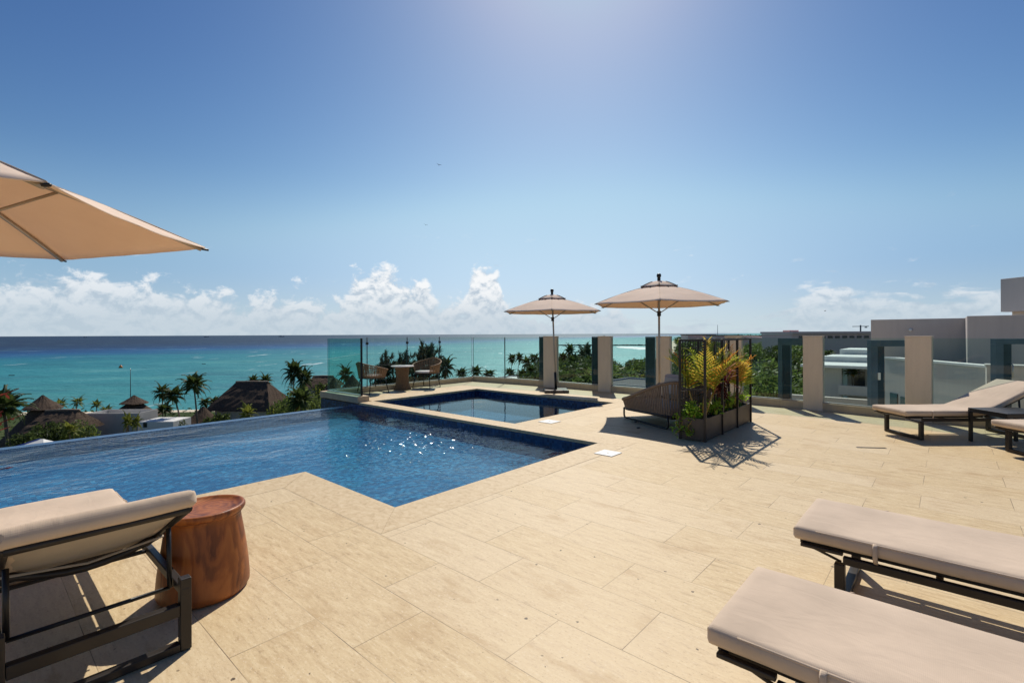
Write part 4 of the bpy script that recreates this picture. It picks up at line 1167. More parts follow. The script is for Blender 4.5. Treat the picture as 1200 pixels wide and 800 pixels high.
def thatch_hip(mb, c, lx, ly, z0, ridge, z1, seed, over=0.0):
    """hipped thatch: eaves lx by ly, ridge of the given length along x, sides slightly hollow"""
    rs = random.Random(seed); c = Vector(c); k = 8; per = 44; rows_ = []
    for i in range(k + 1):
        t = i / k; row = []
        hx = lx / 2 + (ridge / 2 - lx / 2) * t; hy = ly / 2 * (1 - t) + 0.12 * t
        z = z0 + (z1 - z0) * (t ** 0.92)
        base = [(-hx + 2 * hx * q / 14, -hy) for q in range(14)] + [(hx, -hy + 2 * hy * q / 8) for q in range(8)] + [(hx - 2 * hx * q / 14, hy) for q in range(14)] + [(-hx, hy - 2 * hy * q / 8) for q in range(8)]
        for (x_, y_) in base:
            row.append(c + Vector((x_ + rs.uniform(-.06, .06), y_ + rs.uniform(-.06, .06), z + rs.uniform(-.1, .1) - (0.15 * rs.random() if i == 0 else 0))))
        rows_.append(row)
    vs = [p for r_ in rows_ for p in r_]; n = per; fs = []
    for i in range(k):
        for j in range(n): fs.append((i * n + j, i * n + (j + 1) % n, (i + 1) * n + (j + 1) % n, (i + 1) * n + j))
    fs.append(tuple(range(n - 1, -1, -1))); fs.append(tuple(k * n + j for j in range(n)))
    mb.add(vs, fs)
def hut(label, px, py_top, py_eave, r_px, Y, cap=None, posts=True):
    a = at(px, py_top, Y); e = at(px, py_eave, Y); r_ = r_px * Y / 572
    root = thing('thatched_hut', label, 'thatched hut', (a.x, Y, ZG))
    H, E = a.z - ZG, e.z - ZG
    m = MB()
    if cap:
        cm = at(px, cap[0], Y).z - ZG; cr = cap[1] * Y / 572
        thatch_cone(m, (0, 0, 0), r_, E, cr * 0.55, cm - 0.2, 3)
        m.build('roof', M['thatch'], root)
        m = MB(); thatch_cone(m, (0, 0, 0), cr, cm, 0.12, H, 4); m.build('roof_cap', M['thatch'], root)
    else:
        thatch_cone(m, (0, 0, 0), r_, E, 0.12, H, 3); m.build('roof', M['thatch'], root)
    m = MB(); m.lathe([(r_ * 0.72, 0), (r_ * 0.72, E + 0.1)], 16); m.build('wall', M['stucco'], root)
    return root
h1 = hut('tall thatched cone with a pointed cap and long sloping skirt at the left', 50, 463, 515, 40, 88, (478, 18.5))
hut('round thatched hut with a two tier pointed roof behind the grey white wall', 157, 463, 487, 27, 112, (472, 14.0))
hut('small low thatched hut partly hidden behind the tallest palm', 238, 476, 496, 21, 100)
hut('thatched cone seen through the greenish corner glass', 413, 439, 459, 17, 96)
hut('dark thatched slope seen at the left side of the corner glass', 391, 443, 460, 14, 100)
def hip(label, pxa, pxb, py_r, ea, eb, py_e, Y, depth, rz=0.0):
    c = at((ea + eb) / 2, py_r, Y); e = at((ea + eb) / 2, py_e, Y)
    root = thing('thatched_hall', label, 'thatched hall', (c.x, Y, ZG), rz)
    lx = (eb - ea) * Y / 572; rg = (pxb - pxa) * Y / 572
    m = MB(); thatch_hip(m, (0, 0, 0), lx, depth, e.z - ZG, rg, c.z - ZG, int(lx * 10)); m.build('roof', M['thatch'], root)
    m = MB(); m.tube([(-rg / 2 - .2, 0, c.z - ZG + .02), (0, 0, c.z - ZG + .1), (rg / 2 + .2, 0, c.z - ZG + .02)], 0.22, 7); m.build('ridge', M['rope'], root)
    m = MB(); m.span((-lx * .40, -depth * .38, 0), (lx * .40, depth * .38, e.z - ZG + .1)); m.build('wall', M['pale'], root)
    return root
hip('big dark hipped thatch hall with a long ridge in the middle of the shore', 278, 315, 447.5, 258, 333, 477, 108, 11.0, -0.06)
hip('smaller hipped thatch with a pale ridge beside the tall thatched cone', 57, 91, 481, 46, 101, 502, 86, 8.0, 0.1)
hip('low flat ridged thatch peeping out behind the bushes by the corner glass', 368, 390, 441, 360, 398, 452, 118, 8.0)

def house(name, label, cat, lo, hi, mat, wins=(), parapet=None, roof=None, loc=None, rz=0.0):
    root = thing(name, label, cat, loc or (0, 0, 0), rz)
    m = MB(); m.span(lo, hi); m.build('wall', mat, root)
    m = MB(); m.span((lo[0] + .15, lo[1] + .15, hi[2] + .002), (hi[0] - .15, hi[1] - .15, hi[2] + 0.05)); m.build('roof', roof or M['roof_white'], root)
    if parapet:
        m = MB(); t = 0.14
        m.span((lo[0] - .03, lo[1] - .03, hi[2] + .004), (hi[0] + .03, lo[1] + t, hi[2] + parapet)); m.span((lo[0] - .03, hi[1] - t, hi[2] + .004), (hi[0] + .03, hi[1] + .03, hi[2] + parapet))
        m.span((lo[0] - .03, lo[1] + t + .003, hi[2] + .004), (lo[0] + t, hi[1] - t - .003, hi[2] + parapet)); m.span((hi[0] - t, lo[1] + t + .003, hi[2] + .004), (hi[0] + .03, hi[1] - t - .003, hi[2] + parapet))
        m.build('parapet', mat, root)
    for (x0, z0, x1, z1) in wins:
        w = MB(); y = lo[1]
        w.span((x0, y - .03, z0), (x1, y + .06, z1)); wo = w.build('window', M['window'], root)
        f = MB(); t = .05
        f.span((x0 - t, y - .05, z0 - t), (x0, y + .02, z1 + t)); f.span((x1, y - .05, z0 - t), (x1 + t, y + .02, z1 + t)); f.span((x0 + .001, y - .05, z1), (x1 - .001, y + .02, z1 + t)); f.span((x0 + .001, y - .05, z0 - t), (x1 - .001, y + .02, z0))
        f.build('frame', M['dark_frame'], wo)
    return root
# grey-white shore house
a = at(101, 487, 92); b = at(162, 484, 92)
house('shore_house', 'low grey white house wall with two small windows before the two tier hut', 'house', (a.x, 92, ZG), (b.x, 97, b.z - 1.6), M['pale'],
      [(at(109, 0, 92).x, at(0, 499, 92).z, at(115, 0, 92).x, at(0, 492.5, 92).z), (at(148, 0, 92).x, at(0, 498, 92).z, at(157, 0, 92).x, at(0, 492, 92).z)], 1.6)
a = at(162, 499, 90); b = at(203, 494, 90)
house('shore_house', 'flat white sunlit roof terrace right of the grey white wall', 'house', (a.x + .2, 90, ZG), (b.x, 95, b.z), M['white'], [(at(166, 0, 90).x, at(0, 501, 90).z, at(170, 0, 90).x, at(0, 496, 90).z)], None, M['roof_white'])
a = at(30, 521, 60); z = a.z
r = thing('pool_pavilion', 'small white pitched roof with a blue rim just beyond the infinity edge', 'pavilion', (at(44, 516, 62).x, 61.5, ZG), .25)
z -= .20
m = MB(); hz_ = z - ZG; m.span((-1.5, -1.2, 0), (1.5, 1.2, hz_ - .3)); m.build('wall', M['white'], r)
m = MB(); m.add([(-1.9, -1.5, hz_ - .3), (1.9, -1.5, hz_ - .3), (1.9, 1.5, hz_ - .3), (-1.9, 1.5, hz_ - .3), (1.0, 0, hz_ + .55), (.6, 0, hz_ + .55)], [(0, 1, 4, 5), (1, 2, 4), (2, 3, 5, 4), (3, 0, 5), (3, 2, 1, 0)]); m.build('roof', M['roof_white'], r)
m = MB(); m.bar((-1.9, -1.5, hz_ - .28), (.6, 0, hz_ + .57), .12, .10); m.bar((.6, 0, hz_ + .57), (1.9, 1.5, hz_ - .28), .12, .10); m.bar((-1.9, -1.52, hz_ - .33), (1.9, -1.52, hz_ - .33), .08, .14); m.build('blue_rim', M['bluepaint'], r)
# mast behind the two-tier hut
p = at(153, 462, 116); q = at(153.2, 433, 116)
r = thing('mast', 'thin dark mast standing behind the two tier hut against the sea', 'mast', (p.x, 116, ZG))
m = MB(); m.tube([(0, 0, 0), (0, 0, q.z - ZG)], [0.12, 0.05], 6); m.build('pole', M['black'], r)
m = MB(); m.lathe([(0.02, q.z - ZG), (0.14, q.z - ZG + .1), (0.02, q.z - ZG + .25)], 8); m.build('finial', M['steel'], r)

# ------------------------------------------------------------------ lower roofs seen through the glass
def lowroof(label, px, py, z, su, sv, mat, wallm, par=0.3):
    c = on(px, py, z)
    return house('low_roof_building', label, 'building', (-su / 2, -sv / 2, ZG), (su / 2, sv / 2, z), wallm, (), par, mat, (c.x, c.y, 0), TROT)
lowroof('building with a flat dark roof seen between the second and third pillar', 748, 449, -6.0, 9, 11, M['roof_dark'], M['grey'])
lowroof('building with a dull flat roof beyond the smaller parasol', 684, 446, -8.0, 10, 7, M['roof_dark'], M['stucco'])
lowroof('building with a pale flat roof left of the first pillar', 612, 443.5, -8.5, 10, 5, M['roof_white'], M['pale'])

# white stepped roofs right of the unobstructed pillar (square to the terrace)
VS = 34.6
def us_(px): return u_on_v(px, VS)
u9, u10 = us_(952), us_(1040)
Ys = W(us_(990), VS).y
Z = lambda py: at(990, py, Ys).z
r = thing('stepped_roof_building', 'beige building with stepped white roofs seen beside the grey block', 'building', (0, 0, 0), TROT)
ud_ = us_(986)
m = MB(); m.span(L(u9, VS, ZG), L(ud_, VS + .5, Z(431))); m.span(L(ud_ - .003, VS + 2.2, ZG), L(u10, VS + 2.6, Z(431))); m.span(L(u9, VS + .503, ZG), L(u9 - .4, VS + 13, Z(431))); m.build('wall', M['pale'], r)
m = MB(); m.span(L(u9 + .5, VS - .8, Z(430.5)), L(u10, VS + 3, Z(427.5))); m.build('lower_roof', M['roof_white'], r)
m = MB(); m.span(L(u9, VS + 3.2, Z(430)), L(u10, VS + 7, Z(420.5))); m.build('middle_roof', M['roof_white'], r)
m = MB(); m.span(L(u9 - .4, VS + 7.2, Z(430)), L(u10, VS + 12, Z(413.5))); m.build('upper_roof', M['roof_white'], r)
m = MB(); m.span(L(ud_, VS - 1.2, Z(460)), L(u10, VS - 1.0, Z(449.5))); m.build('balcony_wall', M['pale'], r)
m = MB(); m.span(L(ud_, VS - .997, Z(461.5)), L(u10, VS + 2.197, Z(460.2))); m.build('balcony_floor', M['slab'], r)
m = MB(); m.span(L(us_(994), VS + 2.16, Z(458)), L(us_(1008), VS + 2.3, Z(437))); m.build('window', M['window'], r)
m = MB(); m.span(L(u9 + 1, VS - 2.6, ZG), L(u10, VS - 2.2, Z(461))); m.build('terrace_wall', M['grey'], r)
palm(2, 998, 436, W(us_(998), VS + .6).y, 'small palm on the balcony of the stepped white roofs', 0.22, False, Z(460.1))

# ------------------------------------------------------------------ grey neighbouring roof block, right (square to the terrace)
def upx(px, v): return u_on_v(px, v)
def zpy(px, py, u, v):
    return at(px, py, W(u, v).y).z
r = thing('grey_roof_block', 'tall plain grey rendered rooftop block behind the far sun lounger', 'building', (0, 0, 0), TROT)
vb = 21.0
ua_, ub_ = upx(1020.5, vb), upx(1140, vb)
zt1 = zpy(1020.5, 374.6, ua_, vb)
m = MB(); m.span(L(ua_, vb, -9), L(ub_, vb + .3, zt1)); m.build('long_wall', M['grey'], r, bevel=.01)
m = MB(); m.span(L(ua_, vb + .303, -9), L(ua_ - .3, vb + 6, zt1 - .004)); m.build('side_wall', M['grey'], r, bevel=.01)
vc = 19.0
uc_ = upx(1133.5, vc); zt2 = zpy(1133.5, 370.2, uc_, vc)
m = MB(); m.span(L(uc_, vc, -9), L(uc_ - 12, vc + 5, zt2)); m.build('nearer_wall', M['grey'], r, bevel=.01)
m = MB(); m.lathe([(.05, 0), (.05, .06), (.02, .09)], 12); o = m.build('wall_light', M['plastic'], r); o.location = L(upx(1067, vb), vb - .002, zpy(1067, 386.5, upx(1067, vb), vb)); o.rotation_euler = (R(90), 0, 0)
# stair house: a long wall facing left, its far corner at the left
c0 = at(1172.5, 365, 17.0)
r = thing('stair_house', 'pale grey stair house box rising highest at the right margin', 'building', (c0.x, c0.y, 0), R(-86.5))
m = MB(); m.span((0, 0, at(1172.5, 365.5, 17.0).z), (5.5, 4.0, at(1172.5, 327.0, 17.0).z)); m.build('upper_box', M['pale'], r, bevel=.012)
m = MB(); m.span((.2, .2, -2.0), (5.3, 3.8, at(1172.5, 365.5, 17.0).z - .003)); m.build('plinth', M['stucco'], r)
# roof terrace wall running towards the viewer
A_, B_ = at(1037, 418.5, 16.2), at(1150, 427.5, 11.9)
d_ = B_ - A_; ln_ = math.hypot(d_.x, d_.y); an_ = math.atan2(d_.y, d_.x)
r = thing('roof_terrace_wall', 'light grey roof terrace wall with a pale coping seen through the right glass', 'wall', (A_.x, A_.y, 0), an_)
m = MB(); m.span((0, 0, -9), (ln_ + .6, .22, A_.z - .04)); m.build('wall', M['pale'], r)
m = MB(); m.span((-.03, -.03, A_.z - .038), (ln_ + .63, .25, A_.z + .02)); m.build('coping', M['white'], r)
for k_, x0 in enumerate((.35, .95)):
    m = MB(); m.span((x0, -.03, -1.6), (x0 + .42, .05, -.45 - .05 * k_)); m.build('window', M['window'], r)
p_ = W(upx(1156, 15.6), 15.6)
r = thing('grey_pier', 'plain grey pier closing the roof terrace wall at its right end', 'pier', (p_.x, p_.y, 0), TROT)
m = MB(); m.span((0, 0, -9), (1.2, .5, at(1156, 429, p_.y).z)); m.build('shaft', M['grey'], r, bevel=.01)
m = MB(); m.span((-.02, -.02, at(1156, 429, p_.y).z + .002), (1.22, .52, at(1156, 429, p_.y).z + .04)); m.build('cap', M['pale'], r)
r = thing('air_conditioner', 'dark grey air conditioning unit on the roof behind the pale coping', 'air conditioner', (at(1121, 418, 16.4).x, 16.4, at(1121, 419, 16.4).z), TROT)
m = MB(); m.span((-.36, -.2, 0), (.30, .2, .2)); m.build('casing', M['dark_frame'], r, bevel=.02)
m = MB(); m.span((-.36, -.215, .201), (.34, .2, .235)); m.build('lid', M['dark_glass'], r, bevel=.01)
m = MB(); m.tube([(.05, 0, .235), (.05, 0, .5)], .012, 6); m.build('pipe', M['steel'], r)
# slate door frame between block and rail
r = thing('dark_door_frame', 'tall slate door frame with a pale handle seen left of the last pillar', 'door frame', (0, 0, 0))
Yf = 11.2; xf = lambda px: at(px, 400, Yf).x; zf = lambda py: at(1030, py, Yf).z
m = MB(); m.span((xf(1020.5), Yf, -1.5), (xf(1028.5), Yf + .12, zf(406))); m.span((xf(1020.5), Yf, zf(406) + .002), (xf(1075), Yf + .12, zf(398.5))); m.build('frame', M['dark_frame'], r)
m = MB(); m.span((xf(1028.5) + .002, Yf + .03, -1.5), (xf(1037.5), Yf + .08, zf(406))); d = m.build('door', M['dark_glass'], r)
m = MB(); m.span((xf(1028.7), Yf - .02, zf(445)), (xf(1031.2), Yf + .028, zf(436.5))); m.build('handle', M['plastic'], d, bevel=.008)
r = thing('dark_door_frame', 'slate door frame at the right margin above the raised lounger back', 'door frame', (0, 0, 0))
Yf = 10.4
m = MB(); m.span((xf(1167), Yf, -1.5), (xf(1176), Yf + .12, zf(404))); m.span((xf(1167), Yf, zf(404) + .002), (xf(1250), Yf + .12, zf(397.5))); m.build('frame', M['dark_frame'], r)
m = MB(); m.span((xf(1176) + .002, Yf + .03, -1.5), (xf(1187), Yf + .08, zf(404))); d = m.build('door', M['dark_glass'], r)
m = MB(); m.tube([(xf(1184), Yf - .0, zf(443)), (xf(1184), Yf - .05, zf(442)), (xf(1184), Yf - .05, zf(428)), (xf(1184), Yf, zf(427))], .012, 6); m.build('handle', M['steel'], d)

# ------------------------------------------------------------------ far hotel, far roofs, crane, antenna
Yh = 330.0; xh = lambda px, Y=330.0: at(px, 390, Y).x; zh = lambda py, Y=330.0: at(970, py, Y).z
r = thing('far_hotel', 'long low pinkish brown building far off on the horizon above the pillar', 'building', (0, 0, 0))
m = MB(); m.span((xh(928), Yh, ZG), (xh(1060), Yh + 40, zh(391.2))); m.build('wall', M['hotel'], r)
m = MB(); m.span((xh(927), Yh - 1.5, zh(391.0)), (xh(1061), Yh + 41, zh(388.3))); m.build('roof', M['hotel'], r)
m = MB(); m.span((xh(929), Yh + 4, zh(388.3) + .01), (xh(940), Yh + 12, zh(386.6))); m.build('roof_house', M['hotel'], r)
for i in range(11):
    x0 = 936 + i * 8.5
    m = MB(); m.span((xh(x0), Yh - .25, zh(396.2)), (xh(x0 + 5.6), Yh + .3, zh(393.4))); m.build('window', M['window'], r)
for i, (p0_, p1_, py, Y_) in enumerate(((806, 838, 391.8, 620), (838, 870, 392.3, 560), (868, 893, 393.8, 480), (893, 929, 395.2, 420))):
    a = at(p0_, py, Y_); b = at(p1_, py, Y_)
    r = thing('far_building', ('low far brown building at the left end of the far roofs', 'low far brown building behind the planter trellis top', 'low far building with a reddish roof above the planter palms', 'low far building left of the long pinkish one')[i], 'building', (0, 0, 0))
    m = MB(); m.span((a.x, Y_, ZG), (b.x, Y_ + 25, a.z - 1.0)); m.build('wall', M['hotel'], r)
    m = MB(); m.span((a.x - .8, Y_ - 1, a.z - .998), (b.x + .8, Y_ + 26, a.z)); m.build('roof', M['thatch'] if i < 2 else M['hotel'], r)
p = at(841, 393, 600); q = at(841, 380.5, 600)
r = thing('antenna_mast', 'hair thin antenna mast on the horizon right of the larger parasol', 'antenna', (p.x, 600, ZG))
m = MB(); m.tube([(0, 0, 0), (0, 0, q.z - ZG)], [.5, .22], 5); m.build('pole', M['dark_frame'], r)
p = at(1008.5, 390, 420); q = at(1008.5, 380.8, 420)
r = thing('tower_crane', 'tiny tower crane on the horizon left of the grey block', 'crane', (p.x, 420, ZG))
hh = q.z - ZG
m = MB(); m.span((-.4, -.4, 0), (.4, .4, hh)); m.build('tower', M['dark_frame'], r)
m = MB(); m.bar((-7, 0, hh - 1.2), (7, 0, hh - 1.0), .5, .5); m.build('jib', M['dark_frame'], r)
m = MB(); m.span((3.8, -.5, hh - 2.4), (5.4, .5, hh - 1.5)); m.build('counterweight', M['dark_frame'], r)

# ------------------------------------------------------------------ boats, buoy, birds
def boat(px, py, ln, label, hullm, cab=True):
    p = on(px, py, ZS)
    r = thing('boat', label, 'boat', (p.x, p.y, ZS), rnd.uniform(-.3, .3))
    m = MB(); m.prism([(-ln / 2, -ln * .12), (ln * .3, -ln * .12), (ln / 2, 0), (ln * .3, ln * .12), (-ln / 2, ln * .12)], -.2, ln * .12); m.build('hull', hullm, r)
    if cab: m = MB(); m.span((-ln * .3, -ln * .08, ln * .121), (ln * .1, ln * .08, ln * .24)); m.build('cabin', M['white'], r)
    return r
boat(330, 394.6, 70, 'distant ship sitting on the horizon left of the corner glass', M['dark_frame'])
boat(100, 395.4, 60, 'tiny ship on the horizon at the left above the yellow palms', M['dark_frame'])
boat(242, 395.0, 60, 'tiny ship on the horizon above the tallest palm', M['dark_frame'])
boat(14, 440, 3.2, 'small dark boat on the turquoise sea at the left margin', M['black'], False)
boat(239, 426.5, 3.0, 'small dark boat on the turquoise sea above the tallest palm', M['black'], False)
p = on(141.5, 431, ZS)
r = thing('buoy', 'orange buoy floating on the turquoise sea left of the mast', 'buoy', (p.x, p.y, ZS))
m = MB(); m.lathe([(.3, -.4), (1.1, 0), (1.2, .5), (.8, 1.3), (.3, 1.9)], 12); m.build('float', M['orange'], r)
m = MB(); m.tube([(0, 0, 1.9), (0, 0, 2.6)], .12, 6); m.build('top', M['black'], r)
def bird(px, py, Y, span, label, bank):
    p = at(px, py, Y)
    r = thing('bird', label, 'bird', p, rnd.uniform(-.5, .5))
    r.rotation_euler = (0, R(bank), 0.3)
    m = MB(); m.tube([(0, -.32 * span, 0), (0, -.1 * span, .01), (0, .15 * span, 0), (0, .3 * span, 0)], [.01, .05 * span, .04 * span, .01], 6); m.build('body', M['bird'], r)
    for sg in (-1, 1):
        m = MB(); s_ = span / 2
        top_ = [(sg * .03, .1 * span, .02), (sg * s_ * .5, .14 * span, .16 * span), (sg * s_, -.02 * span, .08 * span), (sg * s_ * .5, -.06 * span, .15 * span), (sg * .03, -.08 * span, .02)]
        m.add(top_ + [(x_, y_, z_ - .012) for x_, y_, z_ in top_], [(0, 1, 2, 3, 4), (9, 8, 7, 6, 5), (0, 5, 6, 1), (1, 6, 7, 2), (2, 7, 8, 3), (3, 8, 9, 4), (4, 9, 5, 0)]); m.build('wing', M['bird'], r)
bird(514.5, 193.5, 90, .95, 'highest dark bird gliding in the blue middle of the sky', 12)
bird(499, 263.7, 110, .95, 'dark bird gliding lower, just left under the highest one', 10)
bird(967, 364.3, 130, 1.0, 'tiny dark bird low in the sky above the pillar at the right', -8)

# ================================================================== furniture and loose things on the terrace
# ------------------------------------------------------------------ parasols
def parasol(label, foot, Rr, z_edge, z_top, yaw, tilt=0.0, lean=(0, 0), ex=0.0):
    root = thing('parasol', label, 'parasol', foot, 0)
    fx = Vector((lean[0], lean[1], 0))
    P0, P1 = Vector((0, 0, .05)), Vector((0, 0, z_top)) + fx
    m = MB(); m.tube([P0, P0.lerp(P1, .5), P1], .021, 12); m.build('pole', M['pole'], root)
    m = MB(); m.span((-.31, -.31, 0), (.31, .31, .075)); m.build('base', M['planter'], root, bevel=.025, seg=3)
    m = MB(); m.tube([(0, 0, .07), P0.lerp(P1, .19)], .034, 12); m.build('sleeve', M['black'], root)
    hub = Vector((0, 0, z_top - .04)) + fx
    cx = Vector((fx.x, fx.y, 0))
    def edge(k): a = yaw + k * math.pi / 3; return Vector((Rr * math.cos(a), Rr * math.sin(a), z_edge)) + cx + Vector((0, 0, tilt * Rr * math.cos(a)))
    # canopy: six panels hung between the ribs, edges scooped, cloth sagging a little between ribs
    NR, NA = 12, 12; top_, r0 = [], .16
    for k in range(6):
        A, B = edge(k), edge(k + 1)
        for j in range(NA):
            f = j / NA; col = []
            for i in range(NR + 1):
                t = r0 + (1 - r0) * i / NR
                ra = hub.lerp(A, t); rb = hub.lerp(B, t)
                crown = .030 * math.sin(math.pi * t) * Rr / 1.3
                p = ra.lerp(rb, f)
                w = 4 * f * (1 - f)
                p = p.lerp(hub + Vector((0, 0, (p.z - hub.z))), .030 * w * t ** 3)     # scooped hem
                p.z += crown - .018 * w * t * (1 - .35 * t)
                p.z += .008 * mnoise.noise(Vector((p.x * 4, p.y * 4, k + foot[0])))
                col.append(p)
            top_.append(col)
    n = len(top_); th = .006
    vs = [p for c in top_ for p in c]; m1 = NR + 1
    vs2 = [p - Vector((0, 0, th)) for p in vs]; N_ = len(vs); fs = []
    for a in range(n):
        b = (a + 1) % n
        for i in range(NR):
            fs.append((a * m1 + i, a * m1 + i + 1, b * m1 + i + 1, b * m1 + i))
            fs.append((N_ + a * m1 + i, N_ + b * m1 + i, N_ + b * m1 + i + 1, N_ + a * m1 + i + 1))
        fs.append((a * m1 + NR, N_ + a * m1 + NR, N_ + b * m1 + NR, b * m1 + NR))
        fs.append((a * m1, b * m1, N_ + b * m1, N_ + a * m1))
    m = MB(); m.add(vs + vs2, fs, 0, False); m.sm = [i % 1 == 0 for i in range(len(m.sm))]
    can = m.build('canopy', M['canopy'], root)
    # hem and seams
    m = MB()
    for k in range(6):
        A = edge(k); pts = []
        for i in range(9):
            t = r0 + (1 - r0) * i / 8
            p = hub.lerp(A, t); p.z += .030 * math.sin(math.pi * t) * Rr / 1.3 + .001; pts.append(p)
        m.tube(pts, .004, 5)
    m.build('seam', M['cushion'], can)
    # vent cap
    NR2 = 5; ring = []
    Rv = Rr * .27
    for k in range(6):
        for j in range(6):
            f = j / 6; col = []
            for i in range(NR2 + 1):
                t = .06 + .94 * i / NR2
                a0, a1 = yaw + k * math.pi / 3, yaw + (k + 1) * math.pi / 3
                p = Vector((math.cos(a0), math.sin(a0), 0)).lerp(Vector((math.cos(a1), math.sin(a1), 0)), f) * Rv * t
                w = 4 * f * (1 - f)
                z = z_top + .022 - (z_top - z_edge) * .27 * t - .010 * w * t + .02 * math.sin(math.pi * t)
                col.append(Vector((p.x, p.y, z)) + cx)
            ring.append(col)
    n2 = len(ring); m2 = NR2 + 1; vs = [p for c in ring for p in c]; N_ = len(vs); vs += [p - Vector((0, 0, .006)) for p in vs]; fs = []
    for a in range(n2):
        b = (a + 1) % n2
        for i in range(NR2):
            fs.append((a * m2 + i, a * m2 + i + 1, b * m2 + i + 1, b * m2 + i)); fs.append((N_ + a * m2 + i, N_ + b * m2 + i, N_ + b * m2 + i + 1, N_ + a * m2 + i + 1))
        fs.append((a * m2 + NR2, N_ + a * m2 + NR2, N_ + b * m2 + NR2, b * m2 + NR2))
    m = MB(); m.add(vs, fs, 0, True); vent = m.build('vent', M['canopy'], root)
    m = MB()
    for k in range(6):
        for dk in (-.5, 0):
            a = yaw + (k + .5 + dk) * math.pi / 3; q = Rv * (1.0 if dk else .86)
            z = z_top + .015 - (z_top - z_edge) * .27 - (.014 if not dk else 0)
            m.box(Vector((q * math.cos(a), q * math.sin(a), z)) + cx, (.05, .035, .028), Matrix.Rotation(a, 3, 'Z'))
    m.build('fastener', M['rope'], vent)
    m = MB()
    for k in range(6):
        a = yaw + k * math.pi / 3
        pts = [Vector((q * math.cos(a), q * math.sin(a), z_top + .024 - (z_top - z_edge) * .27 * (q / Rv) + .02 * math.sin(math.pi * q / Rv))) + cx for q in [Rv * x_ / 5 for x_ in range(2, 6)]]
        m.tube(pts, .009, 5)
    m.build('trim', M['rope'], vent)
    m = MB(); m.lathe([(.025, -.06), (.034, 0), (.030, .03), (.042, .045), (.045, .075), (.037, .10), (.012, .11)], 14, Vector((0, 0, z_top + .05)) + cx); m.build('finial', M['black'], root)
    low = Vector((0, 0, z_edge - .18)) + cx * .85
    for k in range(6):
        A = edge(k)
        m = MB(); pts = []
        for i in range(7):
            t = i / 6; p = hub.lerp(A, t * .985); p.z += .030 * math.sin(math.pi * t) * Rr / 1.3 - .020; pts.append(p)
        m.tube(pts, .011, 6); rb = m.build('rib', M['pole'], root)
        m = MB(); mid = hub.lerp(A, .52); mid.z += .03; m.tube([low, mid], .008, 6); m.build('strut', M['pole'], rb)
        m = MB(); t_ = (A - hub).normalized(); m.tube([A - t_ * .05 - Vector((0, 0, .02)), A + t_ * .02 - Vector((0, 0, .006))], [.009, .007], 6); m.build('rib_tip', M['metal'], rb)
    m = MB(); m.tube([low - Vector((0, 0, .05)), low + Vector((0, 0, .05))], .038, 12); m.build('runner', M['black'], root)
    return root
p = on(651.5, 459.0)
parasol('smaller beige parasol standing on a square base beyond the plunge pool', p, 1.35, 2.06, 2.50, R(-95), 0.0, (-.09, .0))
p = on(771, 480.5); p.x = 2.90; p.y = 9.62
parasol('larger beige parasol behind the woven lounge seat, pole before a pillar', p, 1.35, 2.07, 2.52, R(-106), 0.0, (.0, .0))
parasol('big beige parasol cut by the left margin, seen from below', (-2.88, 2.128, 0), 1.324, 2.038, 2.50, R(41.4), 0.0)

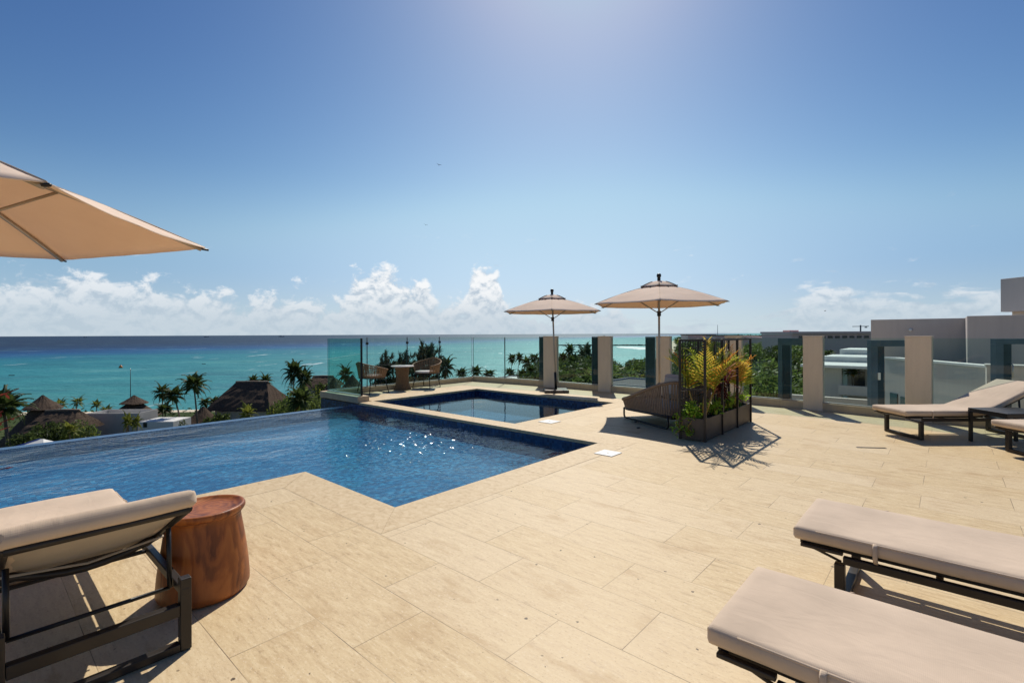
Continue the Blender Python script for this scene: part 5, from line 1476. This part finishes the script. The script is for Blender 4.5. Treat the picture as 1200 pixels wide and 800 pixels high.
# ------------------------------------------------------------------ sun loungers (head at x = 0, foot at x = 1.95)
LW, LL, HX = .66, 1.96, .86
def make_lounger(back_deg=26.0):
    root = thing('sun_lounger', 'l', 'sun lounger', (0, 0, 0), 0, 'taupe cushioned sun loungers on the terrace')
    hw = LW / 2
    zr = .292
    ca, sa = math.cos(R(back_deg)), math.sin(R(back_deg))
    # deck frame: two long rails and cross rails
    m = MB()
    for sg in (-1, 1):
        m.bar((.19, sg * (hw - .02), zr - .012), (LL - .22, sg * (hw - .02), zr - .012), .035, .040)
        m.bar((LL - .2195, sg * (hw - .02), zr + .019), (LL - .02, sg * (hw - .02), zr + .019), .03, .018)
        m.bar((HX, sg * (hw - .065), zr + .028), (LL - .01, sg * (hw - .065), zr + .028), .03, .03)
    for x_, dz_ in ((HX + .02, -.012), (1.35, -.012), (LL - .037, .019)): m.bar((x_, -hw + .0395, zr + dz_), (x_, hw - .0395, zr + dz_), .03, .017)
    m.build('frame', M['metal'], root, bevel=.004)
    # foot legs: a sled loop across the width
    for x_, nm in ((LL - .205, 'foot_leg'), (.215, 'head_leg')):
        m = MB(); w2 = .042
        m.span((x_ - .024, -hw - .004, 0.004), (x_ + .024, -hw + w2, zr + (.052 if x_ < .5 else -.034)))
        m.span((x_ - .024, hw - w2, 0.004), (x_ + .024, hw + .004, zr + (.052 if x_ < .5 else -.034)))
        m.span((x_ - .023, -hw + w2 + .001, 0.005), (x_ + .023, hw - w2 - .001, .042))
        if x_ < .5: m.span((x_ - .022, -hw + w2 + .001, .17), (x_ + .022, hw - w2 - .001, .225))
        m.build(nm, M['metal'], root, bevel=.004)
    for sg in (-1, 1):
        m = MB(); m.bar((LL - .205, sg * (hw - .07), zr - .045), (LL - .03, sg * (hw - .07), zr + .008), .014, .012); m.build('foot_brace', M['metal'], root, bevel=.003)
    # raised back
    H0 = Vector((HX, 0, zr + .035))
    bl = .88
    def bk(s, y, lift=0.0): return Vector((H0.x - s * ca, y, H0.z + s * sa)) + Vector((sa, 0, ca)) * lift
    m = MB()
    for sg in (-1, 1): m.tube([bk(0, sg * (hw - .035)), bk(bl * .5, sg * (hw - .035)), bk(bl - .02, sg * (hw - .035))], .017, 8)
    for s, sag in ((bl - .02, 0), (bl * .26, .06)):
        m.tube([bk(s, -hw + .035 + (2 * hw - .07) * q / 8, -.004 - sag * math.sin(math.pi * q / 8)) for q in range(9)], .017 if sag == 0 else .020, 8)
    m.build('back_frame', M['metal'], root)
    m = MB()
    vs, fs = [], []
    for i in range(9):
        for j in range(9):
            s = .01 + (bl - .03) * i / 8; y = -hw + .045 + (2 * hw - .09) * j / 8
            vs.append(bk(s, y, .004 - .02 * math.sin(math.pi * i / 8) * math.sin(math.pi * j / 8)))
    vs += [v + Vector((sa, 0, ca)) * .004 for v in vs]
    for i in range(8):
        for j in range(8):
            a = i * 9 + j
            fs.append((a, a + 1, a + 10, a + 9)); fs.append((81 + a, 81 + a + 9, 81 + a + 10, 81 + a + 1))
    m.add(vs, fs, 0, True); m.build('sling', M['sling'], root)
    # support arms and the lifting rod
    m = MB()
    for sg in (-1, 1):
        m.tube([bk(bl * .62, sg * (hw - .05), -.02), Vector((.34, sg * (hw - .05), zr - .03))], .011, 8)
    m.tube([(.34, -hw + .05, zr - .03), (.34, hw - .05, zr - .03)], .010, 8)
    m.build('back_support', M['black'], root)
    # the cushion in one bent piece, its zip side piping and two ties
    m = MB()
    lift = .040
    pts = [tuple((bk(s, 0, lift)).xz) for s in (bl + .03, bl * .6, bl * .3, .10)] + [(HX + .02, zr + .082), (HX + .10, zr + .078), (1.3, zr + .077), (LL + .02, zr + .078)]
    pad(m, pts, LW - .01, .075, .030, 0, 3, .006)
    cu = m.build('cushion', M['cushion'], root)
    P_ = [Vector((p[0], 0, p[1])) for p in pts]
    for sg in (-1, 1):                          # corded seams along the upper edges
        line = []
        for a_, b_ in zip(P_[:-1], P_[1:]):
            for q_ in range(6): line.append(a_.lerp(b_, q_ / 6))
        line.append(P_[-1]); line = line[1:-1]
        up_ = []
        for i in range(len(line)):
            t_ = (line[min(i + 1, len(line) - 1)] - line[max(i - 1, 0)]).normalized()
            up_.append(line[i] + Vector((-t_.z, 0, t_.x)) * .0290 + Vector((0, sg * ((LW - .01) / 2 - .0085), 0)))
        m = MB(); m.tube(up_, .0042, 6); m.build('piping', M['cushion'], cu)
    for sg in (-1, 1):
        y = sg * (hw - .002)
        m = MB(); m.tube([(LL - .36, y - sg * .012, zr + .112), (LL - .36, y + sg * .003, zr + .098), (LL - .36, y + sg * .004, zr + .06), (LL - .36, y, zr + .035), (LL - .362, y - sg * .01, zr + .01)], .011, 6, flat=.35); m.build('tie', M['cushion'], root)
    m = MB(); m.tube([bk(.30, -hw + .02, -.02), bk(.31, 0, -.055), bk(.33, hw - .02, -.02)], .006, 6); m.build('strap', M['sling'], root)
    return root
lg = make_lounger()
zu = math.atan2(UY, UX)                       # direction of +u
def lounge(u_foot, v_mid, label, first=False):
    c = W(u_foot - LL - .02, v_mid)
    if first:
        lg.location = c; lg.rotation_euler = (0, 0, zu); lg['label'] = label
        return lg
    return dup(lg, c, zu, label)
lounge(4.50, .385, 'taupe sun lounger with raised back beside the wooden stump, seen from behind', True)
lounge(.685, 2.17, 'nearest sun lounger cut by the lower right corner, only its flat foot half showing')
lounge(.665, 3.45, 'sun lounger at the right margin just behind the nearest one, flat foot half showing')
dup(lg, (7.44, 7.10, 0), R(180), 'farthest sun lounger with raised back before the railing and the dark side table')
dup(lg, (7.97, 5.80, 0), R(180), 'sun lounger at the right margin in front of the dark side table')

# dark side table between the far loungers
r = thing('side_table', 'low dark metal side table between the two far sun loungers', 'side table', (6.62, 6.47, 0))
m = MB(); m.span((-.33, -.27, .438), (.33, .27, .46)); m.build('top', M['black'], r, bevel=.004)
m = MB()
m.span((-.33, -.27, .405), (.33, -.235, .436)); m.span((-.33, .235, .405), (.33, .27, .436)); m.span((-.33, -.234, .405), (-.295, .234, .436)); m.span((.295, -.234, .405), (.33, .234, .436)); m.build('apron', M['black'], r)
for sx in (-1, 1):
    for sy in (-1, 1):
        m = MB(); m.box((sx * .31, sy * .25, .202), (.036, .036, .404)); m.build('leg', M['black'], r, bevel=.003)

# ------------------------------------------------------------------ wooden stump
sc = W(3.33, .985) + Vector((.012, -.085, 0))
r = thing('stump_table', 'polished reddish brown wooden stump table with a dished rimmed top', 'side table', sc, .6)
wob = lambda a, z: 1 + .030 * math.sin(2 * a + 1) + .018 * math.sin(3 * a + z * 5) + .010 * math.sin(5 * a - z * 4) + .012 * mnoise.noise(Vector((math.cos(a) * 3, math.sin(a) * 3, z * 5)))
m = MB()
prof = [(.22, .001), (.255, .006), (.268, .025), (.268, .06), (.262, .13), (.252, .21), (.240, .29), (.228, .36), (.219, .41), (.215, .437), (.217, .449), (.223, .456)]
prof = [(q * .86, z) for q, z in prof]
m.lathe(prof, 72, (0, 0, 0), 0, wob); m.build('trunk', M['wood'], r)
m = MB()
m.lathe([(q * .87, z) for q, z in [(.205, .452), (.226, .457), (.238, .466), (.243, .478), (.242, .491), (.236, .499), (.226, .5005), (.216, .494), (.205, .485), (.15, .4815), (.06, .481), (.01, .481)]], 72, (0, 0, 0), 0, lambda a, z: 1 + .022 * math.sin(2 * a + 1) + .012 * math.sin(3 * a))
m.build('top', M['wood'], r)

# ------------------------------------------------------------------ woven shells
def shell(root, path, bot, topz, rim, strandw, gap, mat, rim_mat, inner=None, flare=.0, rimr=.016):
    """path: plan outline (open U) as (x, y); bot(t) and topz(t): lower and upper height along it; strands wound between them"""
    P = [Vector((x_, y_, 0)) for x_, y_ in path]
    cum = [0]
    for a, b in zip(P[:-1], P[1:]): cum.append(cum[-1] + (b - a).length)
    T = cum[-1]
    cen = sum(P, Vector()) / len(P)
    def pt(t):
        s = t * T
        for i in range(len(P) - 1):
            if s <= cum[i + 1] + 1e-9:
                f = (s - cum[i]) / max(1e-9, cum[i + 1] - cum[i]); return P[i].lerp(P[i + 1], f), (P[i + 1] - P[i]).normalized()
        return P[-1], (P[-1] - P[-2]).normalized()
    def up(t, h):
        p, d = pt(t); o = Vector((d.y, -d.x, 0))
        if o.dot(p - cen) < 0: o = -o
        z0, z1 = bot(t), topz(t)
        return p + o * flare * h ** 1.3 + Vector((0, 0, z0 + (z1 - z0) * h)), d, o
    m = MB(); m.tube([up(i / 60, 1.0)[0] for i in range(61)], rimr, 8); m.build('top_rim', rim_mat, root)
    m = MB(); m.tube([up(i / 60, 0.0)[0] for i in range(61)], rimr * .8, 8); m.build('lower_rim', M['metal'], root)
    m = MB(); n = int(T / (strandw + gap))
    for i in range(n + 1):
        t = i / n; vs = []
        hw_ = strandw / 2
        for j in range(6):
            h = j / 5
            p, d, o = up(t, h)
            jit = .002 * math.sin(i * 12.9 + j)
            for (a, b) in ((-hw_, -.004), (hw_, -.004), (hw_, .006), (-hw_, .006)): vs.append(p + d * (a + jit) + o * b)
        fs = []
        for j in range(5):
            for q in range(4): fs.append((j * 4 + q, j * 4 + (q + 1) % 4, (j + 1) * 4 + (q + 1) % 4, (j + 1) * 4 + q))
        m.add(vs, fs, 0)
    m.build('woven_shell', mat, root)

# woven lounge seat by the planter: local +x is its front
a, b = on(731, 489.6), on(787, 505.2)
axis = (a - b).normalized(); yaw = math.atan2(axis.y, axis.x)
right = Vector((axis.y, -axis.x, 0))
cen_ = (a + b) / 2 + right * .40
r = thing('woven_lounge_seat', 'low wide taupe rope lounge seat with sled legs between pool and planter', 'lounge chair', cen_, yaw)
Ld, Wd = 1.36, .86
ux = lambda t: t
half = [(Ld / 2 + .01, 0.0), (Ld / 2 + .005, Wd / 2 - .22), (Ld / 2 - .02, Wd / 2 - .11), (Ld / 2 - .09, Wd / 2 - .03), (Ld / 2 - .20, Wd / 2 + .01), (-.10, Wd / 2 + .02), (-Ld / 2 + .22, Wd / 2), (-Ld / 2 + .08, Wd / 2 - .06), (-Ld / 2 + .01, Wd / 2 - .2), (-Ld / 2 - .01, 0.0)]
path = half + [(x_, -y_) for x_, y_ in reversed(half[:-1])]
def dtop(t):
    q = min(t, 1 - t) * 2                       # 0 at the middle of the front, 1 at the back centre
    q2 = max(0.0, min(1.0, (q - .20) / .62))
    return .335 + .41 * (.7 * q2 + .3 * q2 * q2 * (3 - 2 * q2))
shell(r, path, lambda t: .165 + .05 * min(1, min(t, 1 - t) * 3), dtop, .018, .026, .014, M['rope'], M['rope'], flare=.05, rimr=.026)
m = MB(); m.span((-Ld / 2 + .05, -Wd / 2 + .03, .175), (Ld / 2 - .04, Wd / 2 - .03, .20)); m.build('seat_base', M['metal'], r)
m = MB(); pad(m, [(-Ld / 2 + .10, .265), (Ld / 2 - .05, .255)], Wd - .08, .12, .045, 0, 5, .012); m.build('seat_cushion', M['darkpillow'], r)
for sg in (-1, 1):
    y = sg * (Wd / 2 - .03); rr = .05; pts = []
    x0, x1 = Ld / 2 - .05, -Ld / 2 + .12
    pts.append((x0, y, .19))
    for k_ in range(6): a_ = R(90 * k_ / 5); pts.append((x0 - rr + rr * math.cos(a_), y, .02 + rr - rr * math.sin(a_)))
    for k_ in range(6): a_ = R(90 + 90 * k_ / 5); pts.append((x1 + rr + rr * math.cos(a_), y, .02 + rr - rr * math.sin(a_)))
    pts.append((x1, y, .22))
    m = MB(); m.tube(pts, .016, 8); m.build('sled_leg', M['black'], r)
t = tag(MB().build('x', M['cream']), None) if False else None
m = MB(); pad(m, [(-.02, -.20), (0, .0), (0.02, .22)], .52, .17, .075, 0, 8, .02)
pl = m.build('scatter_cushion', M['cushion'])
pl.location = cen_ + axis * .12 + Vector((0, 0, .565)) + right * .30; pl.rotation_euler = (0, R(-17), yaw + R(90))
tag(pl, 'greyish taupe cushion leaning on the back of the woven lounge seat', 'cushion')

# tub chairs and round table in the far corner
def make_tub():
    root = thing('woven_chair', 'c', 'chair', (0, 0, 0), 0, 'woven tub chairs at the round table')
    rp = []
    for k_ in range(25):
        a_ = R(42 + 276 * k_ / 24)                # open towards +x
        rp.append((.285 * math.cos(a_) - .02, .30 * math.sin(a_)))
    def tz(t):
        q = min(t, 1 - t) * 2
        return .60 + .21 * (q ** 1.2) * (1.15 - .15 * q)
    shell(root, rp, lambda t: .40, tz, .014, .017, .0065, M['rattan'], M['rattan'], flare=.055, rimr=.016)
    m = MB(); m.lathe([(.02, .385), (.29, .385), (.30, .395), (.30, .405), (.02, .41)], 28); m.build('seat_frame', M['metal'], root)
    m = MB(); m.lathe([(.02, .412), (.24, .412), (.272, .425), (.275, .445), (.262, .462), (.2, .472), (.02, .474)], 28, (.015, 0, 0)); m.build('seat_cushion', M['cream'], root)
    for sx in (-1, 1):
        for sy in (-1, 1):
            m = MB(); m.tube([(sx * .19, sy * .19, .39), (sx * .255, sy * .245, .004)], [.012, .009], 8); m.build('leg', M['black'], root)
    for sx in (-1, 1):
        m = MB(); m.tube([(sx * .255, -.245, .009), (sx * .275, 0, .009), (sx * .255, .245, .009)], .008, 6); m.build('foot_rail', M['black'], root)
    return root
tub = make_tub()
tp = on(470.5, 457.0); tp.y += .12
q = on(437, 460.3); tub.location = q; tub.rotation_euler = (0, 0, math.atan2(tp.y - q.y, tp.x - q.x) + .0); tub.scale = (1.13, 1.13, 1.0); tub['label'] = 'woven tub chair left of the round table, behind the corner glass'
q = on(500, 454.2); dup(tub, q, math.atan2(tp.y - q.y, tp.x - q.x) + .55, 'woven tub chair right of the round table, turned towards the pool', (1.13, 1.13, 1.03))
r = thing('round_table', 'small round table with a pale top and a flared woven base', 'table', tp)
m = MB(); m.lathe([(.02, .622), (.30, .622), (.31, .63), (.31, .648), (.30, .655), (.02, .656)], 40); m.build('top', M['cream'], r)
m = MB()
for k_ in range(44):
    a_ = 6.28318 * k_ / 44; ca, sa = math.cos(a_), math.sin(a_)
    pts = [(q * ca, q * sa, z) for q, z in ((.225, .012), (.19, .08), (.165, .2), (.155, .33), (.160, .45), (.175, .55), (.19, .62))]
    m.tube(pts, .011, 5)
m.build('woven_base', M['rattan'], r)
m = MB(); m.lathe([(.20, .004), (.17, .1), (.145, .3), (.15, .5), (.17, .621)], 24); m.build('core', M['rope'], r)
m = MB(); m.tube([(.226 * math.cos(6.28318 * k_ / 36), .226 * math.sin(6.28318 * k_ / 36), .012) for k_ in range(36)], .012, 6, closed=True); m.build('base_ring', M['rattan'], r)

# ------------------------------------------------------------------ planter with trellis
U0, U1, V0, V1 = 2.50, 2.845, 6.77, 8.84
r = thing('planter_trellis', 'long dark bronze planter box with tall open trellis frame', 'planter', W(U0, V0), TROT)
lx, ly = -(U1 - U0), V1 - V0                  # local: x from 0 to lx (towards -x), y from 0 to ly
m = MB(); t = .018; H = .315
m.span((lx, 0, .012), (0, t, H)); m.span((lx, ly - t, .012), (0, ly, H)); m.span((lx, t + .001, .012), (lx + t, ly - t - .001, H)); m.span((-t, t + .001, .012), (0, ly - t - .001, H)); m.span((lx + t, t, .013), (-t, ly - t, .03)); m.build('box', M['planter'], r, bevel=.003)
m = MB(); m.span((lx + t + .002, t + .002, .031), (-t - .002, ly - t - .002, H - .045)); m.build('soil', M['soil'], r)
HT = 1.415; ps = .032
ys = [0.0, ly / 3, 2 * ly / 3, ly]
for y in ys:
    for x_ in (.004, lx - .004):
        m = MB(); m.box((x_, y, HT / 2 + .002), (ps, ps, HT)); m.build('post', M['metal'], r, bevel=.003)
m = MB()
for x_ in (.004, lx - .004):
    for a_, b_ in zip(ys[:-1], ys[1:]): m.span((x_ - .014, a_ + ps / 2 + .001, HT - .028), (x_ + .014, b_ - ps / 2 - .001, HT - .001))
for y in ys:
    m.span((lx - .004 + ps / 2 + .001, y - .014, HT - .028), (.004 - ps / 2 - .001, y + .014, HT - .001))
for y in (0, ly): m.span((lx - .004 + ps / 2 + .001, y - .014, .70), (.004 - ps / 2 - .001, y + .014, .728))
m.build('rail', M['metal'], r)
m = MB()                                      # square lattice on the long back side
for a_, b_ in zip(ys[:-1], ys[1:]):
    nn = 7
    for i in range(1, nn):
        y = a_ + (b_ - a_) * i / nn; m.span((lx - .010, y - .006, H + .03), (lx - .002, y + .006, HT - .03))
    for j in range(1, 10):
        z = H + .04 + (HT - H - .07) * j / 10; m.span((lx - .0015, a_ + ps / 2, z - .006), (lx + .006, b_ - ps / 2, z + .006))
m.build('lattice', M['metal'], r)

def areca(u, v, h, label, seed, ns=7, lift=.75):
    rs = random.Random(seed)
    root = thing('areca_palm', label, 'palm plant', W(u, v, .27))
    m = MB(); f = MB()
    for i in range(ns):
        a_ = i * 2.4 + rs.uniform(-.3, .3); q = .05
        b = Vector((q * math.cos(a_), q * math.sin(a_), 0)); tp_ = b + Vector((math.cos(a_) * .12, math.sin(a_) * .12, h * rs.uniform(.28, .45)))
        m.tube([b, b.lerp(tp_, .5), tp_], [.014, .012, .008], 6)
        for k_ in range(3):
            aa = a_ + rs.uniform(-.9, .9)
            c_ = rs.choices((0, 1, 2), (5.2, 2.8, 1.3))[0]
            frond(f, tp_ - Vector((0, 0, .02 * k_)), aa, R(rs.uniform(68, 88)), h * rs.uniform(.55, .82), R(rs.uniform(34, 78)), 16, h * .27, .024, c_, rs, .007, .35)
    m.build('stems', M['cane'], root); f.build('fronds', [M['areca_g'], M['areca_y'], M['areca_o']], root)
    return root
areca(2.67, 7.08, .98, 'yellow orange palm plant at the near end of the planter', 61, 6)
areca(2.66, 8.42, .96, 'yellow green palm plant arching out at the far end of the planter', 62, 5)
def cordyline(loc, h, label, seed, n=70, mats=None):
    rs = random.Random(seed)
    root = thing('cordyline', label, 'plant', loc)
    m = MB(); f = MB()
    for s in range(4):
        a0 = s * 1.6; b = Vector((.05 * math.cos(a0), .05 * math.sin(a0), 0)); t_ = Vector((.13 * math.cos(a0), .13 * math.sin(a0), h * rs.uniform(.45, .8)))
        m.tube([b, b.lerp(t_, .5), t_], [.012, .01, .007], 6)
        for i in range(n // 4):
            q = b.lerp(t_, rs.uniform(.35, 1.05)); a_ = rs.uniform(0, 6.28); e = R(rs.uniform(-5, 70)); ln = h * rs.uniform(.28, .45)
            d = Vector((math.cos(a_) * math.cos(e), math.sin(a_) * math.cos(e), math.sin(e))); sdv = d.cross(Vector((0, 0, 1))).normalized() * .028
            p1 = q + d * ln * .5; p2 = q + d * ln - Vector((0, 0, ln * .35))
            f.add([q - sdv * .3, p1 - sdv, p2, p1 + sdv, q + sdv * .3], [(0, 1, 2, 3, 4)], 1 if rs.random() < .3 else 0)
    m.build('stems', M['bark2'], root); f.build('leaves', mats or [M['red'], M['pink']], root)
    return root
cordyline(W(2.585, 7.60, .27), .95, 'dark red leafy cordyline between the two yellow palm plants', 71, 90)
def vine(loc, spread, label, seed, n=170, trail=None):
    rs = random.Random(seed)
    root = thing('creeping_plant', label, 'plant', loc, TROT)
    m = MB(); f = MB()
    for s in range(14):
        a_ = rs.uniform(0, 6.28)
        pts = [Vector((0, 0, 0)), Vector((math.cos(a_) * spread[0] * .5, math.sin(a_) * spread[1] * .5, rs.uniform(.10, .20))), Vector((math.cos(a_) * spread[0], math.sin(a_) * spread[1], rs.uniform(.02, .16)))]
        m.tube(pts, .004, 4)
        for i in range(n // 14):
            t_ = rs.random(); p_ = pts[0].lerp(pts[1], t_ * 2) if t_ < .5 else pts[1].lerp(pts[2], t_ * 2 - 1)
            leafcard(f, p_ + Vector((rs.gauss(0, .04), rs.gauss(0, .04), rs.uniform(0, .08))), rs.uniform(.026, .048), rs)
    if trail:
        for s in range(9):
            x_ = rs.uniform(-.30, .05); y0 = -.10
            pts = [Vector((x_, .05, .03)), Vector((x_ + rs.uniform(-.05, .05), y0 - rs.uniform(.02, .06), .05)), Vector((x_ + rs.uniform(-.08, .06), y0 - rs.uniform(.02, .10), -.10)), Vector((x_ + rs.uniform(-.1, .06), y0 - rs.uniform(.02, .12), -rs.uniform(.14, .24)))]
            m.tube(pts, .004, 4)
            for i in range(26):
                k_ = rs.randrange(3); p_ = pts[k_].lerp(pts[k_ + 1], rs.random())
                leafcard(f, p_ + Vector((rs.gauss(0, .02), rs.gauss(0, .03), rs.gauss(0, .02))), rs.uniform(.024, .042), rs)
    m.build('stems', M['cane'], root); f.build('leaves', M['vine'], root)
    return root
vine(W(2.68, 6.93, .27), (.16, .14), 'bright green creeper spilling over the near corner of the planter', 81, 220, True)
vine(W(2.62, 7.45, .27), (.13, .22), 'green creeper in the planter at the foot of the red cordyline', 82, 200)
vine(W(2.62, 8.05, .27), (.13, .24), 'green creeper in the planter below the far palm plant', 83, 200)
vine(W(2.62, 8.60, .27), (.13, .20), 'yellowish creeper at the far end of the planter', 84, 170)

# ------------------------------------------------------------------ red-leaved plant at the left margin, lids and drain
pp = W(5.02, -.42, 0)
r = thing('plant_pot', 'tall tapered pot standing outside the left margin by the pool', 'pot', pp)
m = MB(); m.lathe([(.15, 0), (.19, .02), (.24, .42), (.25, .45), (.22, .45), (.20, .40), (.02, .39)], 28); m.build('body', M['planter'], r)
m = MB(); m.lathe([(.02, .385), (.205, .395), (.02, .405)], 20); m.build('soil', M['soil'], r)
rs = random.Random(91)
r = thing('red_palm_plant', 'plant with orange stalks and dark red leaves reaching in at the left margin', 'plant', pp + Vector((0, 0, .40)))
m = MB(); f = MB()
for (px, py, Yt, c_) in ((22, 455, 3.15, 0), (26, 486, 3.3, 0), (12, 500, 3.0, 0), (10, 548, 2.95, 0), (4, 482, 3.3, 0), (-40, 430, 3.1, 0), (-90, 470, 3.4, 1), (-150, 420, 3.1, 0)):
    tip = at(px, py, Yt) - pp - Vector((0, 0, .40))
    mid = Vector((tip.x * .45, tip.y * .45, max(tip.z * .75, .15)))
    pts = []
    for i in range(9):
        q_ = i / 8; pts.append(Vector((0, 0, 0)) * (1 - q_) ** 2 + mid * 2 * q_ * (1 - q_) + tip * q_ * q_)
    m.tube(pts, [.006 - .0035 * i / 8 for i in range(9)], 6)
    for i in range(10):
        q_ = .62 + .38 * rs.random(); k_ = min(7, int(q_ * 8)); p_ = pts[k_].lerp(pts[k_ + 1], q_ * 8 - k_)
        d = Vector((rs.gauss(.0, .6), rs.gauss(0, .6), rs.gauss(0, .6))).normalized() * rs.uniform(.03, .075)
        s_ = d.orthogonal().normalized() * .008
        f.add([p_ - s_ * .3, p_ + d * .5 - s_, p_ + d, p_ + d * .5 + s_, p_ + s_ * .3], [(0, 1, 2, 3, 4)], c_)
m.build('stalks', M['red'], r); f.build('leaves', [M['red'], M['palm']], r)

def lid(px, py, s, label):
    r = thing('skimmer_lid', label, 'skimmer lid', on(px, py, 0) + Vector((0, 0, .0015)), TROT)
    m = MB(); m.span((-s / 2, -s / 2, 0), (s / 2, s / 2, .007)); m.build('plate', M['plastic'], r, bevel=.002)
    m = MB(); m.lathe([(.004, .0072), (.016, .0072), (.016, .009), (.004, .0095)], 12); m.build('finger_hole', M['steel'], r)
lid(712.5, 531, .255, 'nearer white square skimmer lid by the corner of the large pool')
lid(644, 494, .28, 'farther white square skimmer lid beside the plunge pool')
r = thing('floor_drain', 'short dark slot drain set in the paving before the far lounger', 'drain', on(1021, 524.5, 0) + Vector((0, 0, .001)), R(-8))
m = MB(); m.span((-.17, -.012, 0), (.17, .012, .003)); m.build('slot', M['slot'], r)
m = MB(); m.span((-.175, -.019, 0), (.175, -.0125, .0035)); m.span((-.175, .0125, 0), (.175, .019, .0035)); m.build('frame', M['metal'], r)
for px, py, s in ((748, 501.5, .03), (745, 494.5, .024)):
    m = MB(); m.lathe([(.005, 0), (s * .8, .003), (s, .008), (s * .5, .016), (.004, .018)], 9, (0, 0, 0), 0, lambda a, z: 1 + .3 * math.sin(a * 2 + z * 90))
    o = m.build('pebble', M['rock']); o.location = on(px, py, 0); tag(o, 'small dark stone on the paving under the woven lounge seat' if s < .027 else 'small dark stone on the paving in front of the sled leg', 'stone')
